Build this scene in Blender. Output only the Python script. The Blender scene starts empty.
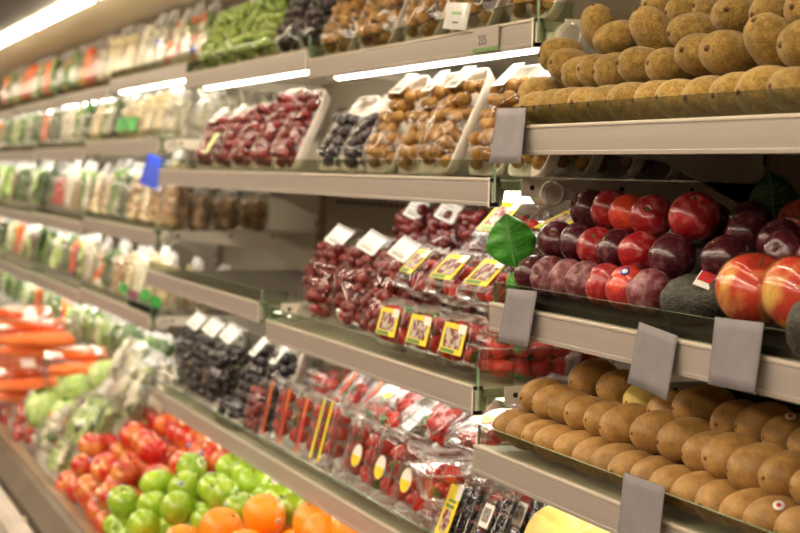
import bpy, math, random
from mathutils import Vector, Matrix, Euler, noise
random.seed(11)
S = bpy.context.scene
COL = S.collection
R = math.radians
rnd = random.uniform

# ------------------------------------------------------------------ materials
def nodes(name):
    m = bpy.data.materials.new(name); m.use_nodes = True
    nt = m.node_tree; nt.nodes.clear()
    return m, nt, nt.nodes.new('ShaderNodeOutputMaterial')
def N(nt, t, **kw):
    n = nt.nodes.new(t)
    for k, v in kw.items():
        if k in n.inputs: n.inputs[k].default_value = v
        else: setattr(n, k, v)
    return n
def L(nt, a, b): nt.links.new(a, b)
def c4(c): return (c[0], c[1], c[2], 1)
def rgb(r, g, b):
    f = lambda v: (v/255/12.92) if v/255 <= .04045 else ((v/255+.055)/1.055)**2.4
    return (f(r), f(g), f(b))

def plain(name, col, rough=.5, col2=None, scale=12, bump=0, bscale=200, spec=.5, metal=0, coat=0, sheen=0, detail=4, lo=.35, hi=.65, sss=0, stretch=None, vary=0):
    m, nt, out = nodes(name)
    p = N(nt, 'ShaderNodeBsdfPrincipled', Roughness=rough, Metallic=metal)
    p.inputs['Specular IOR Level'].default_value = spec
    p.inputs['Coat Weight'].default_value = coat
    p.inputs['Coat Roughness'].default_value = .08
    p.inputs['Sheen Weight'].default_value = sheen
    p.inputs['Sheen Roughness'].default_value = .4
    if sss:
        p.inputs['Subsurface Weight'].default_value = sss
        p.inputs['Subsurface Radius'].default_value = (.006, .003, .0015)
        p.inputs['Subsurface Scale'].default_value = 1
    p.inputs['Base Color'].default_value = c4(col)
    L(nt, p.outputs[0], out.inputs[0])
    tc = N(nt, 'ShaderNodeTexCoord'); vec = tc.outputs['Object']
    oi = N(nt, 'ShaderNodeObjectInfo')
    mp = N(nt, 'ShaderNodeMapping'); L(nt, vec, mp.inputs['Vector'])
    if stretch: mp.inputs['Scale'].default_value = stretch
    if col2:
        n = N(nt, 'ShaderNodeTexNoise', noise_dimensions='4D', Scale=scale, Detail=detail)
        L(nt, mp.outputs[0], n.inputs['Vector'])
        mu = N(nt, 'ShaderNodeMath', operation='MULTIPLY'); mu.inputs[1].default_value = 31.
        L(nt, oi.outputs['Random'], mu.inputs[0]); L(nt, mu.outputs[0], n.inputs['W'])
        r = N(nt, 'ShaderNodeValToRGB')
        r.color_ramp.elements[0].position = lo; r.color_ramp.elements[0].color = c4(col)
        r.color_ramp.elements[1].position = hi; r.color_ramp.elements[1].color = c4(col2)
        L(nt, n.outputs['Fac'], r.inputs[0])
        src = r.outputs[0]
        if vary:
            hs = N(nt, 'ShaderNodeHueSaturation')
            mr = N(nt, 'ShaderNodeMapRange'); mr.inputs['To Min'].default_value = 1-vary; mr.inputs['To Max'].default_value = 1+vary
            L(nt, oi.outputs['Random'], mr.inputs['Value']); L(nt, mr.outputs[0], hs.inputs['Value'])
            L(nt, src, hs.inputs['Color']); src = hs.outputs[0]
        L(nt, src, p.inputs['Base Color'])
    if bump:
        n2 = N(nt, 'ShaderNodeTexNoise', Scale=bscale, Detail=2); L(nt, mp.outputs[0], n2.inputs['Vector'])
        b = N(nt, 'ShaderNodeBump', Strength=bump, Distance=.002)
        L(nt, n2.outputs['Fac'], b.inputs['Height']); L(nt, b.outputs[0], p.inputs['Normal'])
    return m

def speck(m, scale=420, lo=.72, hi=1.22):
    nt = m.node_tree; p = next(n for n in nt.nodes if n.type == 'BSDF_PRINCIPLED')
    src = p.inputs['Base Color'].links[0].from_socket
    tc = N(nt, 'ShaderNodeTexCoord'); n = N(nt, 'ShaderNodeTexNoise', Scale=scale, Detail=3); L(nt, tc.outputs['Object'], n.inputs['Vector'])
    mr = N(nt, 'ShaderNodeMapRange'); mr.inputs['From Min'].default_value = .3; mr.inputs['From Max'].default_value = .7
    mr.inputs['To Min'].default_value = lo; mr.inputs['To Max'].default_value = hi
    L(nt, n.outputs['Fac'], mr.inputs['Value'])
    hs = N(nt, 'ShaderNodeHueSaturation'); L(nt, src, hs.inputs['Color']); L(nt, mr.outputs[0], hs.inputs['Value']); L(nt, hs.outputs[0], p.inputs['Base Color'])
    return m
def film(name, tint=(.97, .96, .94), gloss=.55, base=.05, haze=.05, bump=.6, bscale=28, rough=.09, stretch=(1, 1, .45)):
    """clear wrapping: mostly see-through, glossy where it turns edge-on, wrinkled"""
    m, nt, out = nodes(name)
    tc = N(nt, 'ShaderNodeTexCoord'); oi = N(nt, 'ShaderNodeObjectInfo')
    mp = N(nt, 'ShaderNodeMapping'); mp.inputs['Scale'].default_value = stretch
    L(nt, tc.outputs['Object'], mp.inputs['Vector'])
    n = N(nt, 'ShaderNodeTexNoise', noise_dimensions='4D', Scale=bscale, Detail=3, Distortion=1.2)
    mu = N(nt, 'ShaderNodeMath', operation='MULTIPLY'); mu.inputs[1].default_value = 17.
    L(nt, oi.outputs['Random'], mu.inputs[0]); L(nt, mu.outputs[0], n.inputs['W']); L(nt, mp.outputs[0], n.inputs['Vector'])
    b = N(nt, 'ShaderNodeBump', Strength=bump, Distance=.01); L(nt, n.outputs['Fac'], b.inputs['Height'])
    lw = N(nt, 'ShaderNodeLayerWeight', Blend=.35); L(nt, b.outputs[0], lw.inputs['Normal'])
    mr = N(nt, 'ShaderNodeMapRange'); mr.inputs['To Min'].default_value = base; mr.inputs['To Max'].default_value = gloss
    L(nt, lw.outputs['Fresnel'], mr.inputs['Value'])
    tr = N(nt, 'ShaderNodeBsdfTransparent', Color=c4(tint)); gl = N(nt, 'ShaderNodeBsdfGlossy', Roughness=rough)
    gl.inputs['Color'].default_value = (1, 1, 1, 1)
    L(nt, b.outputs[0], gl.inputs['Normal'])
    mx = N(nt, 'ShaderNodeMixShader'); L(nt, mr.outputs[0], mx.inputs[0]); L(nt, tr.outputs[0], mx.inputs[1]); L(nt, gl.outputs[0], mx.inputs[2])
    last = mx.outputs[0]
    if haze:
        df = N(nt, 'ShaderNodeBsdfDiffuse', Color=(.85, .84, .82, 1)); tl = N(nt, 'ShaderNodeBsdfTranslucent', Color=(.85, .84, .82, 1))
        m1 = N(nt, 'ShaderNodeMixShader'); m1.inputs[0].default_value = .5; L(nt, df.outputs[0], m1.inputs[1]); L(nt, tl.outputs[0], m1.inputs[2])
        m2 = N(nt, 'ShaderNodeMixShader'); m2.inputs[0].default_value = haze; L(nt, last, m2.inputs[1]); L(nt, m1.outputs[0], m2.inputs[2])
        last = m2.outputs[0]
    L(nt, last, out.inputs[0])
    return m

def emit(name, col, s):
    m, nt, out = nodes(name)
    e = N(nt, 'ShaderNodeEmission', Color=c4(col), Strength=s); L(nt, e.outputs[0], out.inputs[0])
    return m

M = {}
M['rail'] = plain('beige_rail', rgb(162, 152, 143), .4, rgb(157, 147, 138), 3, stretch=(.4, 1, 60), spec=.4)
M['lip'] = plain('pale_lip', rgb(190, 178, 162), .4)
M['white'] = plain('white_paint', rgb(226, 220, 206), .4, rgb(214, 206, 190), 8)
M['deck'] = plain('deck_paint', rgb(206, 200, 186), .45, rgb(188, 180, 166), 6)
M['panel'] = plain('back_panel_paint', rgb(158, 146, 126), .55, rgb(146, 134, 114), 3)
M['dark'] = plain('dark_slot', rgb(30, 26, 22), .7)
M['mat'] = plain('black_mat', rgb(24, 22, 20), .6, rgb(40, 37, 34), 60)
M['card'] = plain('grey_card', rgb(130, 124, 128), .75, rgb(122, 116, 120), 30, bump=.05)
M['holder'] = plain('lamp_holder_plastic', rgb(214, 206, 190), .35)
M['chrome'] = plain('holder_metal', rgb(200, 194, 182), .3, metal=.25)
M['glass'] = film('guard_glass', (.76, .78, .71), .22, .02, 0, 0, rough=.02)
M['glassedge'] = plain('glass_edge_green', rgb(150, 176, 146), .2, rgb(120, 150, 124), 10, spec=.7)
M['endglass'] = film('end_glass', (.80, .86, .78), .3, .03, 0, 0, rough=.03)
M['tube'] = emit('fluorescent_tube', (1, .94, .82), 10)
M['foam'] = plain('white_foam', rgb(238, 232, 222), .6, rgb(228, 220, 208), 40, bump=.1, bscale=300, sss=.1)
M['film'] = film('wrap_film', gloss=.30, base=.0, haze=.0, bump=.45, bscale=20)
M['bagfilm'] = film('bag_film', gloss=.34, base=.0, haze=.0, bump=.5, bscale=16, rough=.05)
M['plastic'] = film('clear_plastic', (.95, .95, .94), .5, .025, .0, .25, 40, .05, (1, 1, 1))
M['header'] = film('bag_header', gloss=.6, base=.14, haze=.5, bump=1., bscale=40)  # milky film; its whiteness also carries the glare on the bag tops
M['paper'] = plain('white_sticker', rgb(238, 236, 228), .5)
M['ink'] = plain('print_ink', rgb(66, 62, 66), .6)
M['inklight'] = plain('pale_print_ink', rgb(150, 146, 146), .6)
M['rim'] = film('plastic_rim', (.95, .95, .94), gloss=.6, base=.16, haze=.10, bump=.1, bscale=30, rough=.08)
M['vegfilm'] = film('vegetable_bag_film', gloss=.5, base=.05, haze=.09, bump=.9, bscale=26, rough=.08)
M['liner'] = plain('shelf_shade_grey', rgb(112, 106, 96), .5, rgb(100, 94, 86), 8)  # shade of the unlit empty shelf, put into the colour
M['yellow'] = plain('yellow_label', rgb(240, 214, 40), .45)
M['green_print'] = plain('green_print', rgb(96, 140, 70), .5)
M['red_print'] = plain('red_print', rgb(200, 50, 50), .5)
M['blue_print'] = plain('blue_print', rgb(50, 66, 170), .5)
M['photo_print'] = plain('label_picture', rgb(120, 40, 50), .5, rgb(190, 180, 160), 90, lo=.45, hi=.55)
M['kiwi'] = plain('kiwi_skin', rgb(130, 102, 46), .75, rgb(186, 152, 84), 120, bump=.7, bscale=1100, spec=.2, sheen=.3, vary=.14, lo=.3, hi=.75, detail=6)
M['gold'] = plain('gold_kiwi_skin', rgb(148, 108, 54), .46, rgb(192, 150, 88), 70, bump=.2, bscale=800, spec=.4, sheen=.08, vary=.12, lo=.3, hi=.75)
M['goldpale'] = plain('pale_gold_kiwi_skin', rgb(210, 188, 96), .5, rgb(190, 164, 84), 60, bump=.18, bscale=700, spec=.35)
M['scar'] = plain('brown_scar', rgb(86, 60, 32), .85, rgb(130, 98, 54), 300, bump=.5, bscale=500)
M['plumdark'] = plain('dark_plum_skin', rgb(70, 20, 30), .26, rgb(132, 84, 96), 75, spec=.5, lo=.5, hi=.85, detail=8, coat=.25, vary=.15)
M['plumbloom'] = plain('bloomy_plum_skin', rgb(96, 34, 42), .38, rgb(172, 128, 134), 80, spec=.4, lo=.42, hi=.74, detail=9, vary=.12)
M['plumred'] = plain('red_plum_skin', rgb(150, 24, 32), .26, rgb(204, 112, 108), 80, spec=.5, lo=.47, hi=.78, detail=8, coat=.3, vary=.1)
M['plumorange'] = plain('orange_plum_skin', rgb(206, 70, 40), .3, rgb(164, 36, 44), 48, spec=.5, lo=.42, hi=.6, detail=5, coat=.3)
M['bigapple'] = plain('red_yellow_apple_skin', rgb(196, 66, 48), .25, rgb(232, 196, 104), 26, coat=.5, lo=.45, hi=.62, stretch=(1, 1, .6), detail=5)
M['redapple'] = plain('red_apple_skin', rgb(200, 40, 30), .28, rgb(240, 180, 84), 26, coat=.4, lo=.45, hi=.72, stretch=(1, 1, .4), detail=4, vary=.12)
M['greenapple'] = plain('green_apple_skin', rgb(138, 180, 30), .26, rgb(184, 212, 66), 30, coat=.4, lo=.35, hi=.7, vary=.14)
M['orange'] = plain('orange_peel', rgb(250, 140, 6), .4, rgb(255, 160, 20), 12, bump=.3, bscale=260, coat=.15, vary=.08)
M['avocado'] = plain('avocado_skin', rgb(32, 30, 24), .5, rgb(82, 76, 58), 160, bump=1, bscale=330, lo=.4, hi=.75)
M['leaf'] = plain('leaf_green', rgb(40, 124, 30), .4, rgb(78, 160, 50), 60, spec=.4, lo=.3, hi=.7)
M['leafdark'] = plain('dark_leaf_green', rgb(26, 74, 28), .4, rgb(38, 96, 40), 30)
M['vein'] = plain('leaf_vein', rgb(120, 170, 80), .5)
M['longan'] = plain('longan_skin', rgb(112, 78, 28), .42, rgb(172, 126, 54), 130, vary=.2, spec=.4, lo=.3, hi=.7)
M['redgrape'] = plain('red_grape_skin', rgb(94, 16, 18), .3, rgb(154, 42, 38), 130, vary=.3, coat=.2, lo=.35, hi=.75, sss=.15)
M['grape'] = plain('red_purple_grape_skin', rgb(92, 24, 32), .3, rgb(158, 56, 44), 120, vary=.35, coat=.2, lo=.35, hi=.75, sss=.15)
M['blackgrape'] = plain('black_grape_skin', rgb(26, 18, 22), .33, rgb(78, 58, 66), 110, vary=.3, lo=.45, hi=.8)
M['greengrape'] = plain('green_grape_skin', rgb(104, 132, 36), .3, rgb(152, 172, 78), 100, vary=.2, coat=.2, sss=.2)
M['straw'] = plain('strawberry_skin', rgb(190, 28, 22), .35, rgb(214, 60, 34), 70, vary=.2, coat=.2, lo=.4, hi=.7, bump=.4, bscale=260)
M['calyx'] = plain('strawberry_calyx', rgb(70, 130, 40), .6)
M['blackberry'] = plain('blackberry_drupelets', rgb(28, 18, 34), .3, rgb(50, 30, 56), 90)
M['melon'] = plain('pale_yellow_melon_skin', rgb(238, 216, 124), .45, rgb(224, 186, 92), 40, lo=.4, hi=.75)
M['mush'] = plain('brown_mushroom', rgb(168, 128, 82), .7, rgb(206, 176, 132), 30, vary=.2)
M['pale'] = plain('pale_sprout', rgb(226, 206, 148), .55, rgb(240, 228, 190), 25, vary=.12)
M['whiteveg'] = plain('white_radish', rgb(232, 226, 206), .5, rgb(220, 216, 190), 20, vary=.08)
M['greenveg'] = plain('leek_green', rgb(84, 128, 52), .5, rgb(140, 170, 84), 20, vary=.3)
M['darkveg'] = plain('dark_bean_green', rgb(60, 86, 44), .5, rgb(92, 116, 60), 20, vary=.3)
M['chili'] = plain('red_chilli', rgb(196, 34, 20), .3, rgb(220, 70, 30), 20, vary=.15)
M['carrot'] = plain('carrot_orange', rgb(236, 106, 34), .45, rgb(246, 136, 62), 20, stretch=(1, 1, 3), vary=.1)
M['yellowveg'] = plain('yellow_pepper', rgb(236, 182, 40), .4, rgb(244, 206, 90), 20, vary=.1)
M['cabbage'] = plain('cabbage_leaf', rgb(168, 200, 104), .5, rgb(220, 234, 172), 40, lo=.4, hi=.7, vary=.1)
M['purpleveg'] = plain('purple_leaf', rgb(110, 50, 84), .5, rgb(150, 84, 110), 25)
M['bluecard'] = plain('blue_card', rgb(34, 66, 190), .45)
M['greencard'] = plain('green_bag_print', rgb(50, 160, 60), .45)
M['darkcard'] = plain('navy_tray', rgb(44, 46, 74), .5)
M['net'] = plain('white_foam_net', rgb(244, 240, 232), .6)
M['darkstrip'] = plain('canopy_dark_brown', rgb(66, 54, 40), .6)
M['canopy'] = plain('canopy_paint', rgb(222, 206, 176), .5, rgb(210, 194, 164), 3)
M['floor'] = plain('floor_tile', rgb(84, 72, 62), .35, rgb(72, 62, 54), 2)
M['wallm'] = plain('store_wall', rgb(116, 102, 86), .7)
M['bumper'] = plain('bumper_strip', rgb(206, 196, 184), .4, rgb(190, 180, 166), 10)
M['binfront'] = plain('bin_front_paint', rgb(112, 98, 80), .45, rgb(96, 82, 66), 6)
M['binrail'] = plain('bin_rail', rgb(176, 152, 124), .4, rgb(150, 130, 106), 8)
M['ceillamp'] = emit('ceiling_lamp_diffuser', (1, .84, .64), 24)
M['toptube'] = emit('canopy_fluorescent_tube', (1, .88, .68), 28)

speck(M['kiwi'], 450, .62, 1.3); speck(M['gold'], 300, .86, 1.12)
for c_ in ('plumdark', 'plumbloom', 'plumred', 'plumorange'): speck(M[c_], 260, .82, 1.3)

# ------------------------------------------------------------------ geometry helpers
class G:
    def __init__(s): s.v = []; s.f = []; s.m = []
    def face(s, idx, m=0): s.f.append(tuple(idx)); s.m.append(m)
    def box(s, x0, x1, y0, y1, z0, z1, m=0, ms=None):
        b = len(s.v)
        s.v += [(x0,y0,z0),(x1,y0,z0),(x1,y1,z0),(x0,y1,z0),(x0,y0,z1),(x1,y0,z1),(x1,y1,z1),(x0,y1,z1)]
        for k, q in enumerate(((0,3,2,1),(4,5,6,7),(0,1,5,4),(1,2,6,5),(2,3,7,6),(3,0,4,7))):
            s.face([b+i for i in q], ms[k] if ms else m)
        return s
    def loft(s, loops, c0=True, c1=True, m=0, closed=True):
        n = len(loops[0]); b = len(s.v)
        for l in loops: s.v += [tuple(p) for p in l]
        for i in range(len(loops)-1):
            for j in range(n if closed else n-1):
                k = (j+1) % n
                s.face((b+i*n+j, b+i*n+k, b+(i+1)*n+k, b+(i+1)*n+j), m)
        if c0: s.face(list(range(b+n-1, b-1, -1)), m)
        if c1: s.face(list(range(b+(len(loops)-1)*n, b+len(loops)*n)), m)
        return s
    def tube(s, pts, r, n=8, m=0, caps=True):
        pts = [Vector(p) for p in pts]; loops = []
        for i, p in enumerate(pts):
            d = (pts[min(i+1, len(pts)-1)] - pts[max(i-1, 0)]).normalized()
            a = d.cross(Vector((0, 0, 1)) if abs(d.z) < .9 else Vector((1, 0, 0))).normalized(); c = d.cross(a)
            rr = r[i] if isinstance(r, (list, tuple)) else r
            loops.append([p + a*rr*math.cos(2*math.pi*j/n) + c*rr*math.sin(2*math.pi*j/n) for j in range(n)])
        return s.loft(loops, caps, caps, m)
    def grid(s, fn, nu, nv, m=0):
        b = len(s.v)
        for i in range(nu+1):
            for j in range(nv+1): s.v.append(tuple(fn(i/nu, j/nv)))
        for i in range(nu):
            for j in range(nv):
                a = b+i*(nv+1)+j
                s.face((a, a+nv+1, a+nv+2, a+1), m)
        return s
    def rev(s, prof, n=20, m=0, fn=None, axis='z'):
        """solid of revolution; prof = [(r,z)...] from bottom to top, ends at r=0"""
        b = len(s.v); pr = prof[1:-1]
        P = lambda p: Vector(p) if fn is None else fn(Vector(p))
        for (r, z) in pr:
            for j in range(n):
                a = 2*math.pi*j/n
                s.v.append(tuple(P((r*math.cos(a), r*math.sin(a), z))))
        for i in range(len(pr)-1):
            for j in range(n):
                k = (j+1) % n
                s.face((b+i*n+j, b+i*n+k, b+(i+1)*n+k, b+(i+1)*n+j), m)
        s.v.append(tuple(P((0, 0, prof[0][1])))); lo = len(s.v)-1
        s.v.append(tuple(P((0, 0, prof[-1][1])))); hi = len(s.v)-1
        e = b+(len(pr)-1)*n
        for j in range(n):
            k = (j+1) % n
            s.face((lo, b+k, b+j), m); s.face((hi, e+j, e+k), m)
        return s
    def mesh(s, name, mats, smooth=True):
        me = bpy.data.meshes.new(name); me.from_pydata(s.v, [], s.f)
        for m in (mats if isinstance(mats, (list, tuple)) else [mats]): me.materials.append(m)
        me.polygons.foreach_set('material_index', s.m)
        me.polygons.foreach_set('use_smooth', [smooth]*len(s.f))
        me.update(); return me
    def obj(s, name, mats, parent=None, loc=None, rot=None, smooth=True):
        return put(name, s.mesh(name, mats, smooth), parent, loc, rot)

def put(name, me, parent=None, loc=None, rot=None, sc=None):
    o = bpy.data.objects.new(name, me); COL.objects.link(o)
    if parent is not None: o.parent = parent
    if loc is not None: o.location = loc
    if rot is not None: o.rotation_euler = rot
    if sc is not None: o.scale = (sc,)*3 if isinstance(sc, (int, float)) else sc
    return o
def tag(o, label, cat, group=None):
    o['label'] = label; o['category'] = cat
    if group: o['group'] = group
    return o
def thing(name, label, cat, loc=(0,0,0), rot=(0,0,0), group=None, me=None):
    return tag(put(name, me, None, loc, rot), label, cat, group)
def struct(o):
    o['kind'] = 'structure'; return o
ORD = 'first second third fourth fifth sixth seventh eighth ninth tenth eleventh twelfth thirteenth fourteenth fifteenth sixteenth seventeenth eighteenth nineteenth twentieth'.split()
def rrect(w, h, r, n=4):
    """rounded rectangle outline in 2D, centred"""
    out = []
    for cx, cy, a0 in ((w/2-r, h/2-r, 0), (-w/2+r, h/2-r, 90), (-w/2+r, -h/2+r, 180), (w/2-r, -h/2+r, 270)):
        for k in range(n+1):
            a = R(a0+90*k/n); out.append((cx+r*math.cos(a), cy+r*math.sin(a)))
    return out

# ------------------------------------------------------------------ camera
yaw, pitch, roll = 0.35961647, -0.05616152, 0.02000822
F = Vector((-math.cos(yaw)*math.cos(pitch), math.sin(yaw)*math.cos(pitch), math.sin(pitch)))
Rt = Vector((math.sin(yaw), math.cos(yaw), 0)); Up = Rt.cross(F)
R2 = math.cos(roll)*Rt + math.sin(roll)*Up; U2 = -math.sin(roll)*Rt + math.cos(roll)*Up
cam = bpy.data.cameras.new('camera'); co = bpy.data.objects.new('camera', cam); COL.objects.link(co)
mx = Matrix((R2, U2, -F)).transposed().to_4x4(); mx.translation = (0, 0, 1.5)
co.matrix_world = mx
cam.sensor_width = 23.6; cam.lens = 1690*23.6/800; cam.clip_start = .02
cam.dof.use_dof = True; cam.dof.focus_distance = 2.15; cam.dof.aperture_fstop = 3.9; cam.dof.aperture_blades = 7
S.camera = co

# ------------------------------------------------------------------ the room
T0, W = 2.264, 1.128
BX = lambda k: -(T0 + k*W)            # plane between bay k-1 and bay k
XL, XR = BX(9), BX(-2)
G().box(XL-2, 7, -4, 2.2, -.05, 0).obj('floor', M['floor'], smooth=False)['kind'] = 'structure'
G().box(XL-2, 7, -4, 2.2, 3.3, 3.35).obj('ceiling', M['wallm'], smooth=False)['kind'] = 'structure'
G().box(XL-2, 7, -4.05, -4.0, 0, 3.3).obj('wall_front', M['wallm'], smooth=False)['kind'] = 'structure'
G().box(XL-2.05, XL-2, -4, 2.2, 0, 3.3).obj('wall_left', M['wallm'], smooth=False)['kind'] = 'structure'
k = 0
for y in (-1.5, -3.3):
    for x in (5.4, 3.4, 1.4, -.6, -2.6, -4.6, -6.6, -8.6, -10.6):  # lamps out of view; camera-side ones added to light right-facing sides
        t = thing('ceiling_light', 'long warm strip light on the ceiling, %s of the %s row' % (ORD[k % 9], 'near' if k < 9 else 'far'), 'ceiling light', (x, y, 3.22), group='ceiling strip lights')
        G().box(-.85, .85, -.16, .16, .03, .08).obj('lamp_body', M['white'], t, smooth=False)
        G().box(-.83, .83, -.13, .13, 0, .03).obj('diffuser', M['ceillamp'], t, smooth=False)
        k += 1
wd = bpy.data.worlds.new('world'); S.world = wd; wd.use_nodes = True
wd.node_tree.nodes['Background'].inputs[0].default_value = (1, .84, .66, 1)
wd.node_tree.nodes['Background'].inputs[1].default_value = .12

# ------------------------------------------------------------------ the refrigerated case
def cthing(name, label, cat, loc):
    t = thing(name, label, cat, loc); return t
def cpart(t, name, g, m, smooth=False):
    l = t.location
    for i, p in enumerate(g.v): g.v[i] = (p[0]-l[0], p[1]-l[1], p[2]-l[2])
    return g.obj(name, m, t, smooth=smooth)
wb = G().box(XL, XR, 1.465, 1.50, .3, 2.25).obj('wall_back', M['panel'], smooth=False); wb['kind'] = 'structure'
for kk in range(-1, 9):
    x = BX(kk)
    g = G().box(x-.022, x+.022, 1.448, 1.466, .5, 2.0)
    for i in range(38):
        z = .62+i*.036
        for dx in (-.009, .009): g.box(x+dx-.003, x+dx+.003, 1.4465, 1.4482, z, z+.018, 1)
    g.obj('slotted_upright', [M['panel'], M['dark']], wb, smooth=False)
for kk in range(-1, 8):
    g = G()
    for zz in (1.41, 1.12, 1.66):
        for i in range(22):
            x = BX(kk)-.1-i*.042; g.box(x-.026, x, 1.4635, 1.4655, zz, zz+.009)
    g.obj('air_grille', M['dark'], wb, smooth=False)['kind'] = 'stuff'
cn = thing('case_canopy', 'long beige canopy with white light tubes over the produce shelves', 'canopy', (0, 1.46, 1.985))
cpart(cn, 'canopy_panel', G().box(XL, XR, .80, 1.50, 1.985, 2.03), M['canopy'])
cpart(cn, 'canopy_dark_strip', G().box(XL, XR, .60, .80, 1.972, 1.985), M['darkstrip'])  # dark brown strip between canopy panel and valance
cpart(cn, 'valance', G().box(XL, XR, .54, .60, 1.955, 2.24), M['canopy'])
for kk in range(-1, 8):
    x1 = BX(kk)-.03; x0 = BX(kk+1)+.03
    cpart(cn, 'canopy_tube', G().tube([(x0, .83, 1.95), (x1, .83, 1.95)], .009, 12), M['toptube'], True)
    for xx in (x0-.02, x1+.0):
        cpart(cn, 'tube_holder', G().tube([(xx, .83, 1.95), (xx+.02, .83, 1.95)], .014, 10).box(xx+.004, xx+.016, .823, .837, 1.95, 1.99), M['holder'])
bn = thing('produce_bin', 'long open produce bin with dark front and wooden coloured inner rail', 'bin', (0, .64, 0))
cpart(bn, 'base_plinth', G().box(XL, XR, .64, 1.46, 0, .40), M['binfront'])
cpart(bn, 'bin_tray', G().box(XL, XR, .726, 1.46, .50, .55), M['deck'])
cpart(bn, 'bin_front', G().loft([[(x, y, z) for y, z in ((.645, .40), (.725, .40), (.725, .612), (.712, .622), (.69, .622), (.655, .57), (.645, .54))] for x in (XL, XR)]), M['binfront'])
cpart(bn, 'bin_rail', G().loft([[(x, y, z) for y, z in ((.712, .620), (.745, .614), (.750, .622), (.712, .630))] for x in (XL, XR)]), M['binrail'])
g = G().loft([[(x, y, z) for y, z in ((.565, .50), (.62, .50), (.625, .52), (.625, .585), (.61, .60), (.58, .60), (.565, .585))] for x in (XL, XR)])
for kk in range(-1, 9): g.box(BX(kk)-.02, BX(kk)+.02, .62, .65, .52, .56)
cpart(bn, 'bumper_rail', g, M['bumper'])

# ------------------------------------------------------------------ shelves
def shelf(name, k, ys, zs, label, lamp=True, guard=.027, depth=.44, k2=None, endglass=True, yl=.092, zl=-.027, lx0=None):
    x1 = BX(k)-.006; x0 = BX((k2 or k)+1)+(.021 if k >= 0 else .006)
    t = thing('display_shelf', label, 'shelf', (x1, ys, zs), group='shelves of the produce case')
    Wd = x0-x1
    P = [(.014,0),(.0,0),(-.0012,-.0012),(-.0012,-.0040),(.0006,-.0046),(.0004,-.0075),(-.0001,-.008),(-.0003,-.020),(-.0001,-.0355),(-.0009,-.0365),(-.0009,-.0410),(.001,-.0417),(.014,-.0417)]
    g = G().loft([[(x, y, z) for y, z in P] for x in (Wd, 0)])
    n = len(P)
    for i in range(len(g.m)):
        if i in (0, 1, 2, 3): g.m[i] = 1
    g.obj('price_rail', [M['rail'], M['lip']], t, smooth=False)
    G().box(-.006, .0, -.001, .016, -.043, .001).box(-.002, .002, .002, .012, -.036, -.006).obj('end_cap', M['white'], t, smooth=False)
    G().box(Wd, 0, .014, depth, -.016, -.004).obj('deck', M['deck'], t, smooth=False)
    G().box(Wd+.004, -.001, .004, .009, -.004, guard, ms=[0, 1, 0, 1, 0, 1]).obj('glass_guard', [M['glass'], M['glassedge']], t, smooth=False)
    if endglass:
        G().box(.004, .0095, .004, .06, -.034, guard-.003, ms=[0, 0, 1, 0, 0, 0]).obj('end_glass', [M['endglass'], M['glassedge']], t, smooth=False)
    for xb, s in ((.010, 1), (Wd-.002, -1)):
        g = G().loft([[(xx, y, z) for y, z in ((.045, 0), (depth+.03, 0), (depth+.03, -.115), (depth-.01, -.115), (depth-.16, -.045), (.08, -.027), (.045, -.026))] for xx in (xb-.0015, xb+.0015)])
        b = g.obj('bracket', M['white'], t, smooth=False)
        h = G()
        for yy in (.062, .21, .33):
            h.tube([(xb-.0022, yy, -.013), (xb+.0022, yy, -.013)], .0042, 10)
        h.obj('screw_hole', M['dark'], b, smooth=False)
    if lamp:
        Lw = lx0 if lx0 is not None else Wd
        G().tube([(Lw+.03, yl, zl), (-.03, yl, zl)], .013 if zl < -.029 else .010, 12).obj('lamp_tube', M['tube'], t)
        for xx, s in ((.004, 1), (Lw+.032, -1)):
            hd = G().tube([(xx-.026, yl, zl+.006), (xx+.016, yl, zl+.006)], .019, 20).obj('lamp_holder', M['holder'], t, smooth=False)
            g = G().tube([(xx+.016, yl, zl+.006), (xx+.0175, yl, zl+.006)], .0145, 18)
            g.obj('holder_cap', M['chrome'], hd, smooth=False)
            g = G()
            g.tube([(xx+.017, yl+.017*math.cos(a), zl+.006+.017*math.sin(a)) for a in [R(-150+30*i) for i in range(9)]], .003, 6)
            g.obj('holder_clip', M['chrome'], hd)
        # white reflector behind the rail
        G().loft([[(x, y, z) for y, z in ((.016, -.041), (.022, -.017), (.20, -.017), (.20, -.0185), (.024, -.0185), (.019, -.041))] for x in (Wd, 0)]).obj('reflector', M['white'], t, smooth=False)
    return t

A1 = (.992, 1.568); A2 = (.990, 1.312); A3 = (.970, 1.104); A4 = (.972, .907)
B1 = (1.056, 1.729); B2 = (.992, 1.493); B3 = (.973, 1.187); B4 = (.972, .907)
C1 = (1.060, 1.752); C3 = (.965, 1.220)
D1 = (1.07, 1.785); D2 = (.994, 1.577); D3 = (.988, 1.326); D4 = (.976, 1.094); D5 = (.972, .885)
shelf('A1', -1, *A1, 'top beige shelf carrying the heap of fuzzy green kiwis', lamp=False, endglass=False)
shelf('A2', -1, *A2, 'beige shelf carrying plums, avocados and wrapped apples', lamp=False, guard=.030, endglass=False)
shelf('A3', -1, *A3, 'beige shelf carrying smooth golden kiwis', lamp=True, guard=.030, endglass=False)
shelf('A4', -1, *A4, 'lowest beige shelf carrying pale yellow melons', lamp=False, endglass=False)
shelf('B1', 0, *B1, 'top beige shelf carrying packed longans, with a printed price slip', yl=.05, zl=-.031)
shelf('B2', 0, *B2, 'long beige shelf carrying longans, black grapes and red grapes', k2=1, lx0=-1.05, zl=-.027)
shelf('B3', 0, *B3, 'beige shelf carrying bags of red grapes and yellow-labelled clamshells', k2=0)
shelf('B4', 0, *B4, 'long low beige shelf carrying dark grapes and strawberry boxes', k2=1)
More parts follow.
